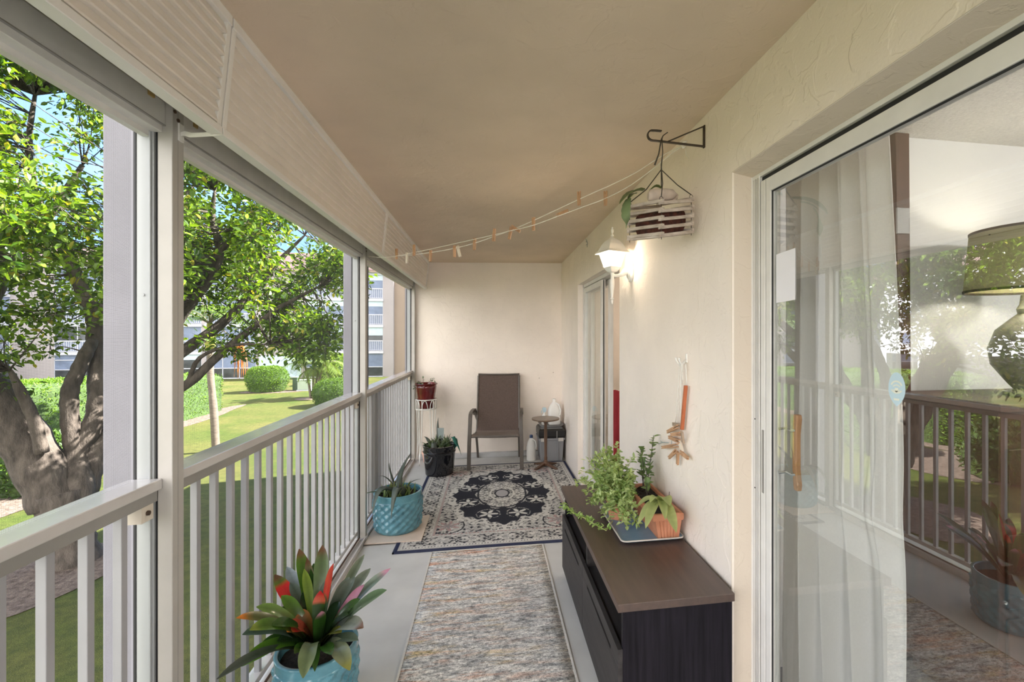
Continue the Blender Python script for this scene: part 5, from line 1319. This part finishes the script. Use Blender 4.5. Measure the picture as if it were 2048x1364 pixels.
# ---- big tree by the balcony
def cat(pts, n=5): return smoothp([Vector(p) for p in pts], n)
def limb(mb, pts, rads, n=10):
    q = cat(pts, 4); m_ = len(q) - 1; rr_ = []
    for i in range(len(q)):
        t = i / m_ * (len(rads) - 1); k = min(int(t), len(rads) - 2); rr_.append((rads[k] + (rads[k + 1] - rads[k]) * (t - k)) * (1 + .06 * math.sin(i * 2.3)))
    mb.tube(q, rr_, n); return q
tree = thing('shade_tree', 'large leafy tree with forked trunk close to the balcony railing', 'tree', tuple(P(140, 1130, 8.5)[:2]) + (GZ,))
tm = MB(); nodes = []
def LB(seq, rads, n=10):
    q = limb(tm, [P(*s) for s in seq], rads, n); nodes.extend(q[len(q) // 3:]); limbs.append(q); return q
limbs = []
base = P(140, 1130, 8.5)
limb(tm, [Vector((base.x, base.y, GZ - .1)), Vector((base.x, base.y, GZ + .15)), P(130, 1060, 8.5), P(118, 985, 8.5)], [.52, .41, .35, .36], 16)
tw_ = MB()
LB([(112, 1010, 8.5), (75, 925, 8.4), (10, 825, 8.2), (-90, 710, 8.0), (-230, 560, 7.8), (-330, 350, 7.6)], [.36, .36, .34, .30, .22, .12], 14)
LB([(84, 905, 8.2), (70, 845, 8.1), (45, 790, 8.0), (20, 740, 7.9)], [.10, .09, .08, .03])
LB([(-95, 720, 8.1), (-50, 650, 8.4), (-15, 590, 8.8), (10, 520, 9), (36, 456, 9), (79, 446, 9.1), (120, 400, 9.2), (165, 330, 9.4)], [.16, .15, .14, .14, .13, .11, .08, .04])
LB([(10, 520, 9), (-30, 420, 9), (-10, 330, 9.2), (20, 240, 9.2)], [.12, .1, .07, .03])
LB([(150, 1040, 8.6), (158, 960, 8.7), (152, 908, 8.8), (177, 867, 8.9), (193, 826, 9), (195, 764, 9.1), (191, 690, 9.2), (189, 641, 9.2), (172, 600, 9.2), (150, 547, 9.2), (127, 496, 9.2), (95, 448, 9.1), (78, 415, 9), (63, 357, 9), (58, 278, 9), (70, 190, 9)], [.26, .22, .19, .17, .16, .15, .14, .13, .115, .11, .10, .09, .08, .07, .05, .03], 12)
LB([(150, 905, 8.8), (144, 879, 8.7), (139, 815, 8.7), (141, 778, 8.7), (155, 744, 8.8), (172, 707, 8.9), (186, 682, 9.1)], [.14, .135, .135, .13, .12, .11, .09], 12)
LB([(165, 985, 8.8), (190, 915, 9.0), (222, 860, 9.2), (300, 805, 9.4), (375, 768, 9.6), (440, 708, 9.8), (500, 660, 10), (560, 615, 10.2), (640, 572, 10.4)], [.24, .20, .16, .12, .095, .085, .07, .055, .02])
LB([(215, 870, 9.2), (290, 762, 9.5), (370, 700, 9.9), (440, 650, 10.2), (500, 590, 10.6), (560, 520, 11), (610, 470, 11.2)], [.16, .13, .12, .10, .085, .06, .02])
LB([(280, 775, 9.5), (330, 680, 9.4), (375, 612, 9.3), (415, 560, 9.3), (440, 500, 9.3), (425, 440, 9.3), (430, 380, 9.2)], [.13, .12, .11, .10, .085, .06, .02])
LB([(440, 505, 9.3), (480, 460, 9.3), (530, 440, 9.4), (590, 430, 9.5)], [.06, .05, .04, .015])
LB([(189, 641, 9.2), (260, 520, 9.3), (330, 430, 9.3), (390, 370, 9.4)], [.1, .09, .06, .02])
LB([(195, 700, 9.2), (240, 560, 9.8), (260, 400, 10), (230, 260, 10.2)], [.1, .08, .06, .03])
LB([(375, 770, 9.6), (400, 715, 9.5), (470, 690, 9.4), (540, 690, 9.4)], [.05, .04, .03, .012])
tm.build('trunk', 'barktree', tree, smooth='all', fixn=False)
lf = Foliage()
def cluster(mb, tw, c, r, n, size, nodes_, twig=True, bias=1.0):
    if twig and nodes_:
        a = min(nodes_, key=lambda q: (q - c).length_squared)
        if (a - c).length < 3.2:
            m_ = (a + c) / 2 + rv() * .12 + Vector((0, 0, -.05)); tw.tube([bez(a, m_, c, k / 4) for k in range(5)], [.016, .013, .010, .007, .004], 4, False)
    for k in range(6):
        e = c + rv() * r * .8; tw.tube([c, (c + e) / 2 + rv() * .04, e], [.006, .004, .002], 3, False)
    for k in range(n):
        v_ = rv() * r * random.random() ** .5; v_.z *= .7; p = c + v_
        d = v_.normalized() * .7 + rv() * .7 + Vector((0, 0, -.12)); u = Vector((0, 0, 1)) + rv() * .8
        g = random.random(); col = lerp((.030, .085, .008), (.21, .33, .022), g) if random.random() > .04 else (.36, .33, .04)
        L_ = size * random.uniform(.7, 1.25); mb.leaf(p, d, u, L_, L_ * .58, col)
random.seed(21)
open_limbs = []
def bare(p):
    """The lower boughs stay bare: no leaf cluster close beside them on the balcony side."""
    dp = (p - Vector((0, 0, EYE))); Lp = dp.length
    for q in open_limbs:
        dq = q - Vector((0, 0, EYE)); Lq = dq.length
        if Lp < Lq + .15 and Lq - Lp < 3.0 and (dp / Lp - dq / Lq).length < .034: return True
    return False
def ellips(c, rad, n, r, nl, size, reject=None, tgt=None):
    k = 0
    while k < n:
        q = Vector((random.uniform(-1, 1), random.uniform(-1, 1), random.uniform(-1, 1)))
        if q.length > 1: continue
        p = Vector(c) + Vector((q.x * rad[0], q.y * rad[1], q.z * rad[2]))
        if noise.noise(p * .55) < -.12 or (reject and reject(p)) or bare(p): continue
        cluster(tgt or lf, tw_, p, r * random.uniform(.7, 1.2), nl, size, nodes); k += 1
open_limbs = [q for k in (4, 6, 7, 8) for q in limbs[k][::2]]
low = lambda p: p.x > -2.9 or p.z < -.1
ellips((-8.0, 9.6, 4.2), (3.6, 3.4, 3.1), 440, .46, 66, .115, low)
ellips((-5.4, 10.0, 3.6), (2.5, 2.6, 2.4), 230, .44, 64, .115, low)
ellips((-4.6, 10.4, 2.3), (2.0, 2.3, 1.5), 110, .42, 60, .11, low)
ellips((-3.6, 10.8, 2.3), (1.1, 1.4, 1.0), 18, .36, 46, .11, low)
ellips((-8.6, 8.2, 5.6), (3.2, 2.8, 2.2), 230, .46, 64, .115, low)
ellips((-9.6, 8.6, 1.6), (2.2, 2.0, 1.2), 60, .45, 55, .14)
for (px, py, d_, n) in ((640, 600, 10.4, 46), (610, 620, 10.3, 50), (655, 560, 10.4, 40), (560, 640, 10.2, 50), (575, 672, 10.1, 34), (500, 660, 10, 60), (440, 690, 9.8, 55), (410, 680, 9.6, 50), (540, 690, 9.5, 40), (470, 700, 9.5, 45), (680, 520, 10.6, 40), (665, 480, 10.6, 45), (15, 720, 8.2, 60), (60, 700, 8.4, 60), (30, 770, 8.0, 40), (100, 690, 8.6, 45), (5, 660, 8.6, 60)): cluster(lf, tw_, P(px, py, d_), .33, n, .11, nodes)
tw_.build('twigs', 'barktree', tree, smooth='all', fixn=False)
lf.build('leaves', 'leaf', tree, fixn=False, cols=lf.cols)

# ---- second tree, further left along the facade
open_limbs = []
t2 = thing('shade_tree', 'second leafy tree left of the balcony, mirrored in the door glass', 'tree', (-8.9, 6.4, GZ))
nodes = []; tm = MB(); tw_ = MB(); lf = Foliage()
def LV(seq, rads, n=10):
    q = limb(tm, seq, rads, n); nodes.extend(q[len(q) // 3:])
LV([(-8.9, 6.4, GZ - .1), (-8.9, 6.4, GZ + .2), (-8.85, 6.45, -1.6), (-8.8, 6.5, -.9)], [.40, .30, .26, .26], 14)
LV([(-8.8, 6.5, -1.1), (-8.6, 6.3, -.3), (-8.1, 5.9, .9), (-7.6, 5.4, 2.2), (-7.3, 5.0, 3.6)], [.2, .18, .15, .11, .05])
LV([(-8.85, 6.5, -1.1), (-9.1, 6.9, 0), (-9.3, 7.2, 1.4), (-9.2, 7.4, 3.0), (-9.4, 7.6, 4.6)], [.2, .17, .14, .1, .04])
LV([(-8.7, 6.4, -.6), (-9.6, 5.6, .8), (-10.4, 4.9, 2.2), (-11, 4.4, 3.4)], [.16, .13, .1, .04])
ellips((-8.9, 6.0, 4.3), (3.2, 2.3, 2.4), 210, .5, 52, .12, lambda p: p.y > 8.2)
tm.build('trunk', 'barktree', t2, smooth='all', fixn=False); tw_.build('twigs', 'barktree', t2, smooth='all', fixn=False); lf.build('leaves', 'leaf', t2, fixn=False, cols=lf.cols)

# ---- clipped hedges and bushes: a twiggy core under a coat of small leaves
def hedge(name, label, fn, area_n, size, c0, c1, cat_='hedge', nu=40, nv=20):
    """fn(u, v) -> point on the closed outer skin."""
    t = thing(name, label, cat_, tuple(fn(0, 0))[:2] + (GZ,))
    MB().grid(lambda u, v: Vector(fn(u, v)) + Vector([.05 * noise.noise(Vector(fn(u, v)) * 3 + Vector((k * 9, 0, 0))) for k in range(3)]), nu, nv, True).build('core', 'hedgecore', t, smooth='all', fixn=True)
    h = Foliage()
    for k in range(area_n):
        u, v = random.random(), random.random() ** .8
        p = Vector(fn(u, v)); e = .01; du = Vector(fn(u + e, v)) - p; dv = Vector(fn(u, min(1, v + e))) - p; n_ = du.cross(dv)
        n_ = n_.normalized() if n_.length > 1e-9 else Vector((0, 0, 1))
        d = n_ * .8 + rv() * .8 + Vector((0, 0, .35))
        h.leaf(p + rv() * size * .5 + n_ * random.uniform(-.03, .05), d, n_ + rv() * .5, size * random.uniform(.7, 1.3), size * .45, lerp(c0, c1, random.random()))
    h.build('leaves', 'hedgeleaf', t, fixn=False, cols=h.cols)
    return t
def boxskin(x0, y0, x1, y1, h0, h1, r=.25):
    def fn(u, v):
        # v: 0..0.6 up the sides, 0.6..1 over the top
        a = 2 * PI * u; ca, sa = math.cos(a), math.sin(a); k = max(abs(ca), abs(sa)); ux, uy = ca / k, sa / k
        cr = (abs(ca * sa) * 2) ** 6 * .08
        if v < .6: s_, zf = 1 - cr, v / .6 * .94
        else: q = (v - .6) / .4; s_, zf = (1 - cr) * (1 - q) ** .9 if q < 1 else 0, .94 + .06 * min(1, q * 5)
        X = (x0 + x1) / 2 + ux * s_ * (x1 - x0) / 2; Y = (y0 + y1) / 2 + uy * s_ * (y1 - y0) / 2
        hh = h0 + (h1 - h0) * (Y - y0) / (y1 - y0)
        return (X, Y, GZ + hh * zf)
    return fn
random.seed(31)
hedge('box_hedge', 'long clipped box hedge running along the lawn behind the big tree', boxskin(-17.6, 14.5, -15.0, 29.3, 2.75, 2.05), 15000, .11, (.075, .16, .014), (.15, .26, .022), nu=80, nv=30)
def domeskin(c, rx, ry, h, k=.6):
    def fn(u, v):
        a = 2 * PI * u; e = v * PI / 2; r_ = max(.0, math.cos(e)) ** k; low_ = .78 + .22 * min(1, v / .3)
        w_ = 1 + .05 * noise.noise(Vector((math.cos(a) * 2, math.sin(a) * 2, v * 3 + c[0])))
        return (c[0] + rx * r_ * low_ * w_ * math.cos(a), c[1] + ry * r_ * low_ * w_ * math.sin(a), GZ + .05 + h * math.sin(e) ** .9 * w_)
    return fn
hedge('clipped_bush', 'rounded clipped bush on the lawn in front of the pale blue shutter', domeskin((-16.9, 38.2), 1.5, 1.2, 1.8, .4), 5000, .11, (.07, .15, .014), (.14, .24, .02), 'bush')
hedge('low_bush', 'dark green clipped bush at the foot of the outer column, right of the feathery palm', domeskin((-9.1, 29.8), 1.6, 1.3, 1.5, .45), 5000, .10, (.055, .12, .012), (.12, .21, .02), 'bush')
hedge('loose_bush', 'yellow-green bush behind the feathery palm', domeskin((-13.4, 43), 1.6, 1.3, 2.5, .7), 2600, .17, (.12, .21, .02), (.22, .32, .03), 'bush')
hedge('dark_shrub', 'dark shrub growing in the mulch beyond the big tree, nearest the frame edge', domeskin((-13.4, 11.2), 1.4, 1.3, 1.5, .7), 2600, .15, (.03, .07, .012), (.08, .14, .02), 'bush')
hedge('dark_shrub', 'dark shrub in the mulch between the trunk and the long hedge', domeskin((-12.2, 14.9), 1.2, 1.2, 1.3, .7), 2200, .15, (.03, .08, .012), (.09, .16, .02), 'bush')

# ---- palms
def frond(fo, st, b_, az, el, L_, droop, lw_, c0, c1, nl=26, w=.05):
    pts = []; p = Vector(b_); e = el
    for k in range(13):
        pts.append(p.copy()); p = p + Vector((math.cos(az) * math.cos(e), math.sin(az) * math.cos(e), math.sin(e))) * L_ / 12; e -= droop / 12
    st.tube(pts, [.028 - .002 * k for k in range(13)], 5, False)
    for k in range(nl):
        t = .12 + .87 * k / nl; i = min(int(t * 12), 11); p = pts[i].lerp(pts[i + 1], t * 12 - i); d = (pts[i + 1] - pts[i]).normalized(); s_ = d.cross(Vector((0, 0, 1))).normalized()
        ll = lw_ * (.45 + .75 * math.sin(PI * min(1, t * .95 + .08)))
        for sg_ in (-1, 1):
            e_ = p + s_ * sg_ * ll * .85 + d * ll * .5 + Vector((0, 0, -.28 * ll + random.uniform(-.06, .06)))
            fo.blade(p, (p + e_) / 2 + Vector((0, 0, .10 * ll)), e_, w, lambda tt, ss: lerp(c0, c1, random.random()), 3, .3, lambda tt: max(.05, 1 - tt ** 3))
random.seed(41)
pt = thing('feathery_palm', 'small feathery palm with several thin trunks on the lawn by the building', 'palm', (-11.9, 33.3, GZ))
fo = Foliage(); fs_ = MB()
for k, (dx, dy, h_) in enumerate(((-.55, .1, 2.3), (.1, -.1, 2.6), (.6, .2, 2.2), (.2, .4, 1.9))):
    a_ = Vector((-11.9 + dx * .25, 33.3 + dy * .3, GZ)); e_ = Vector((-11.9 + dx, 33.3 + dy, GZ + h_)); 
    MB().tube([bez(a_, (a_ + e_) / 2 + Vector((-dx * .2, 0, -.1)), e_, q / 8) for q in range(9)], [.10, .09, .085, .08, .075, .075, .075, .07, .06], 8).build('trunk', 'palmtrunk', pt, smooth='all')
    for j in range(13): frond(fo, fs_, e_, random.uniform(0, 2 * PI), random.uniform(.1, 1.25), random.uniform(1.5, 2.0), random.uniform(1.3, 2.3), .42, (.10, .17, .03), (.22, .30, .07), 20, .045)
fs_.build('leaf_stalks', 'palmtrunk', pt, smooth='all', fixn=False); fo.fin('fronds', 'palmleaf', pt, False)
pt = thing('slender_palm', 'slender palm with a straight pale trunk standing on the sunny lawn', 'palm', (-9.9, 18.5, GZ))
tp_ = P(433, 694, 17.2); tp_.x, tp_.y = -10.15, 18.6
MB().tube(cat([(-9.9, 18.5, GZ - .05), (-9.92, 18.5, GZ + .3), (-9.98, 18.5, -1.2), (-10.12, 18.55, .2), (tp_.x, tp_.y, tp_.z)]), [.17] + [.125] * 11 + [.11] * 9, 12).build('trunk', 'palmtrunk', pt, smooth='all')
m = MB(); m.tube([tp_ + Vector((0, 0, -.05)), tp_ + Vector((-.01, 0, .3)), tp_ + Vector((-.02, 0, .9))], [.15, .17, .08], 10); o = m.build('crownshaft', mat('yellow_crownshaft', (.42, .40, .10), .5, var=.15, vs=4), pt, smooth='all')
fo = Foliage(); fs_ = MB(); tc_ = tp_ + Vector((-.02, 0, .85))
for j in range(11): frond(fo, fs_, tc_, j * 2 * PI / 11 + random.uniform(-.2, .2), random.uniform(.5, 1.25), random.uniform(1.7, 2.1), random.uniform(1.2, 1.9), .5, (.08, .16, .02), (.17, .27, .04), 26, .05)
fs_.build('leaf_stalks', 'palmtrunk', pt, smooth='all', fixn=False); fo.fin('fronds', 'palmleaf', pt, False)
fo = Foliage(); fs_ = MB()
dd0 = P(476, 690, 16.8)
for k in range(26):
    a_ = dd0 + Vector((random.uniform(-.16, .16), random.uniform(-.1, .1), random.uniform(-.1, .15))); e_ = a_ + Vector((random.uniform(-.12, .22), random.uniform(-.1, .1), -random.uniform(.7, 1.25)))
    fo.blade(a_, (a_ + e_) / 2 + Vector((.05, 0, 0)), e_, .05, lambda t, s: lerp((.42, .13, .02), (.55, .22, .05), random.random()), 4, .3, lambda t: max(.05, 1 - t ** 2))
fs_.tube([tc_ + Vector((0, 0, -.6)), tc_.lerp(dd0, .5) + Vector((0, 0, .15)), dd0], [.03, .02, .012], 6); fs_.build('dead_stalk', 'palmtrunk', pt, smooth='all'); o = fo.fin('dead_frond', 'palmleaf', pt, False); o['label'] = 'orange dried hanging frond'

# ---- utility boxes
u = thing('utility_box', 'pale green utility box on the lawn left of the feathery palm', 'utility box', (-14.3, 38.6, GZ))
MB().box(-14.85, 38.2, GZ, -13.75, 39.0, GZ + .08).build('plinth', 'bldgwhite', u); MB().box(-14.8, 38.25, GZ + .08, -13.8, 38.95, GZ + .80).build('cabinet', 'utility', u, bevel=.03); MB().box(-14.83, 38.22, GZ + .80, -13.77, 38.98, GZ + .86).build('lid', 'utility', u, bevel=.02)
u = thing('utility_box', 'narrow dark green utility post between the round bush and the pale green box', 'utility box', (-15.16, 38.9, GZ))
MB().box(-15.34, 38.75, GZ, -14.98, 39.05, GZ + 1.0).build('cabinet', 'utilitydark', u, bevel=.02); MB().box(-15.37, 38.72, GZ + 1.0, -14.95, 39.08, GZ + 1.05).build('lid', 'utility', u, bevel=.01)

# ---- apartment building across the lawn
FYB, FH, ROOF = 50.5, 2.75, 8.3
bg = thing('apartment_building', 'long pale four-storey apartment building across the lawn with screened balconies', 'building', (-30, FYB, GZ))
def fx(px): 
    v_ = atY(px, 674, FYB); return v_.x
BAYS = [(fx(-260), fx(-120)), (fx(-100), fx(20)), (fx(108), fx(290)), (fx(318), fx(403)), (fx(411), fx(512)), (fx(612), fx(766))]
Xl, Xr = fx(-420), fx(787)
wl = MB(); xs_ = [Xl] + [v for b_ in BAYS for v in b_] + [Xr]
for i in range(0, len(xs_), 2): wl.box(xs_[i], FYB, GZ, xs_[i + 1], FYB + 8, ROOF)
wl.box(Xl, FYB + 1.6, GZ, Xr, FYB + 8, ROOF)
wl.build('outer_walls', 'bldg', bg)
MB().box(Xr, FYB + .45, GZ, fx(830), FYB + 8, ROOF + .3).build('tan_wing', 'bldgtan', bg)
rf = MB(); rf.ring4([prect(Xl - .4, Xr + .3, FYB - .45, FYB + 9, ROOF), prect(Xl - .4, Xr + .3, FYB - .45, FYB + 9, ROOF + .22), prect(Xl, Xr, FYB + .9, FYB + 8, ROOF + 2.0)]); rf.build('roof', 'bldgroof', bg)
fa = MB().box(Xl - .42, FYB - .47, ROOF - .05, Xr + .32, FYB - .44, ROOF + .12); fa.build('fascia', 'bldgtan', bg)
bluescreen = mat('pale_blue_lower_screen', (.20, .235, .33), .5, var=.1, vs=1)
random.seed(9)
for bi, (x0, x1) in enumerate(BAYS):
    for fl_ in range(4):
        z0 = GZ + FH * fl_; z1 = z0 + FH
        MB().box(x0 - .05, FYB - .12, z1 - .28, x1 + .05, FYB + 1.6, z1).build('balcony_slab', 'bldgwhite', bg)
        b_ = MB().box(x0, FYB + 1.45, z0, x1, FYB + 1.59, z1 - .28); b_.build('balcony_back', 'bldgdark' if (bi + fl_) % 3 == 0 else 'bldgscreen', bg)
        n = max(2, round((x1 - x0) / 1.75)); fr = MB()
        for k in range(n + 1):
            x = x0 + (x1 - x0) * k / n; fr.box(x - .035, FYB + .02, z0, x + .035, FYB + .09, z1 - .28)
        fr.box(x0, FYB + .02, z0 + 1.02, x1, FYB + .09, z0 + 1.10)
        if fl_ == 0: fr.box(x0, FYB + .02, z0 + .0, x1, FYB + .09, z0 + .10); fr.box(x0, FYB + .02, z0 + 1.95, x0 + (x1 - x0) / n, FYB + .09, z0 + 2.02)
        f_ = fr.build('screen_frame', 'bldgwhite', bg)
        sc4 = MB()
        for k in range(n):
            xa, xb = x0 + (x1 - x0) * k / n + .035, x0 + (x1 - x0) * (k + 1) / n - .035
            sc4.box(xa, FYB + .07, z0 + 1.1, xb, FYB + .08, z1 - .28)
        sc4.build('window_screen', 'bldgdark' if (fl_ == 1 and bi in (2, 5)) or (fl_ == 0 and bi in (3,)) else 'bldgscreen', f_)
        if (bi, fl_) in ((5, 1), (5, 2), (3, 0), (5, 3)):
            MB().box(x0 + .05, FYB + .05, z1 - .28 - (.85 if fl_ == 1 else .55), x1 - .05, FYB + .068, z1 - .28).build('blind', 'bldgpanel', f_)
        r_ = MB()
        if fl_:
            x = x0 + .06
            while x < x1: r_.box(x - .02, FYB + .0, z0 + .06, x + .02, FYB + .03, z0 + 1.02); x += .19
            r_.box(x0, FYB - .01, z0 + .04, x1, FYB + .03, z0 + .09); r_.box(x0, FYB - .01, z0 + 1.0, x1, FYB + .04, z0 + 1.06)
            r_.build('balcony_rail', 'bldgwhite', bg); MB().box(x0, FYB + .055, z0 + .09, x1, FYB + .068, z0 + 1.0).build('lower_screen', bluescreen, bg)
        else:
            r_.box(x0, FYB + .06, z0 + .1, x1, FYB + .075, z0 + 1.02); r_.build('lower_screen', 'bldgdark', bg)
pn = MB().box(fx(519), FYB - .06, GZ + .1, fx(602), FYB, GZ + 2.3); p_ = pn.build('storm_panel', 'bldgpanel', bg)
m = MB(); x = fx(519) + .1
while x < fx(602): m.box(x - .03, FYB - .085, GZ + .12, x + .03, FYB - .058, GZ + 2.28); x += .25
m.build('corrugation', 'bldgpanel', p_)
# ---- wing of the neighbouring building on the left
nb = thing('neighbour_building', 'sunlit pale building wing over a dark parking level at the lawn edge', 'building', (-44, 30, GZ))
WX = -42.5
m = MB(); m.box(WX - 8, 0, GZ + 2.4, WX, 46, ROOF)
for y in (0, 7.5, 15, 22.5, 30, 37.5, 45.2): m.box(WX - .8, y, GZ, WX, y + .8, GZ + 2.4)
m.box(WX - 8, 0, GZ, WX - 5, 46, GZ + 2.4); m.build('outer_walls', 'bldgwhite', nb)
m = MB(); m.ring4([prect(WX - 8.4, WX + .4, -.4, 46.4, ROOF), prect(WX - 8.4, WX + .4, -.4, 46.4, ROOF + .2), prect(WX - 7, WX - 1, 1, 45, ROOF + 1.8)]); m.build('roof', 'bldgroof', nb)
for y in (3, 10, 18, 26, 34, 41):
    for z_ in (GZ + 3.4, GZ + 6.1, GZ + 8.8):
        w_ = MB().box(WX - .05, y, z_, WX + .06, y + 2.2, z_ + 1.3); w_.box(WX, y + 1.06, z_, WX + .07, y + 1.14, z_ + 1.3); o = w_.build('window', 'bldgwhite', nb)
        MB().box(WX + .03, y + .08, z_ + .08, WX + .065, y + 1.04, z_ + 1.22).box(WX + .03, y + 1.16, z_ + .08, WX + .065, y + 2.12, z_ + 1.22).build('pane', 'bldgscreen', o)

# ================================================================== light, sky, camera
S = bpy.data.lights.new('sun', 'SUN'); S.energy = SUN; S.angle = R(.6); S.color = (1, .95, .87)
so_ = bpy.data.objects.new('sun', S); C.objects.link(so_)
el_, az_ = R(43), R(12)         # from behind our own building, a little from the far end
sd_ = Vector((math.cos(el_) * math.cos(az_), math.cos(el_) * math.sin(az_), math.sin(el_)))
so_.rotation_euler = sd_.to_track_quat('Z', 'Y').to_euler(); so_.location = (20, 5, 30)
W = bpy.data.worlds.new('sky'); sc.world = W; W.use_nodes = True; nt = W.node_tree
bgn = nt.nodes.get('Background')
tc = nt.nodes.new('ShaderNodeTexCoord'); sep = nt.nodes.new('ShaderNodeSeparateXYZ'); nt.links.new(tc.outputs['Generated'], sep.inputs[0])
cr = ramp(nt, sep.outputs[2], [(.0, (.46, .62, .88)), (.10, (.30, .52, .95)), (.45, (.26, .48, .95)), (.75, (.60, .74, 1.0)), (1., (.60, .74, 1.0))])
nz_ = noise_tex(nt, tc.outputs['Generated'], 3.2, 5, .6, .4)
cm = ramp(nt, nz_, [(.56, 0.), (.74, .45)])
def mrange(sock, a, b, c, d):
    m = nt.nodes.new('ShaderNodeMapRange'); m.interpolation_type = 'SMOOTHSTEP'
    for i, v in zip((1, 2, 3, 4), (a, b, c, d)): m.inputs[i].default_value = v
    nt.links.new(sock, m.inputs[0]); return m.outputs[0]
def madd(x, y):
    m = nt.nodes.new('ShaderNodeMath'); m.operation = 'ADD'; nt.links.new(x, m.inputs[0]); nt.links.new(y, m.inputs[1]); return m.outputs[0]
fill_bank_ = mrange(sep.outputs[1], -.02, -.45, 0, 1)
nt.links.new(mixc(nt, fill_bank_, mixc(nt, cm, cr, (.95, .97, 1.)), (1., .975, .945)), bgn.inputs[0])
# clear blue over the lawn, bright haze high up and an unseen cloud bank added behind the camera as fill
nt.links.new(madd(mrange(sep.outputs[2], .42, .60, SKY[0], SKY[1]), mrange(sep.outputs[1], -.02, -.45, 0, SKY[2])), bgn.inputs[1])
cam = bpy.data.cameras.new('camera'); co_ = bpy.data.objects.new('camera', cam); C.objects.link(co_)
co_.location = (0, 0, EYE); co_.rotation_euler = (R(90), 0, -YAW)
cam.sensor_width = 36; cam.lens = FPX / 2048 * 36; cam.shift_x = -(CX - 1024) / 2048; cam.shift_y = (CY - 682) / 2048; cam.clip_start = .05; cam.clip_end = 400
sc.camera = co_
vs = sc.view_settings; vs.view_transform = 'Standard'; vs.look = 'None'; vs.gamma = 1; vs.use_curve_mapping = False; vs.exposure = EXPO
sc.cycles.use_denoising = True
sc.cycles.max_bounces = 14; sc.cycles.diffuse_bounces = 6; sc.cycles.transparent_max_bounces = 24; sc.cycles.glossy_bounces = 5
sc.cycles.sample_clamp_indirect = 8
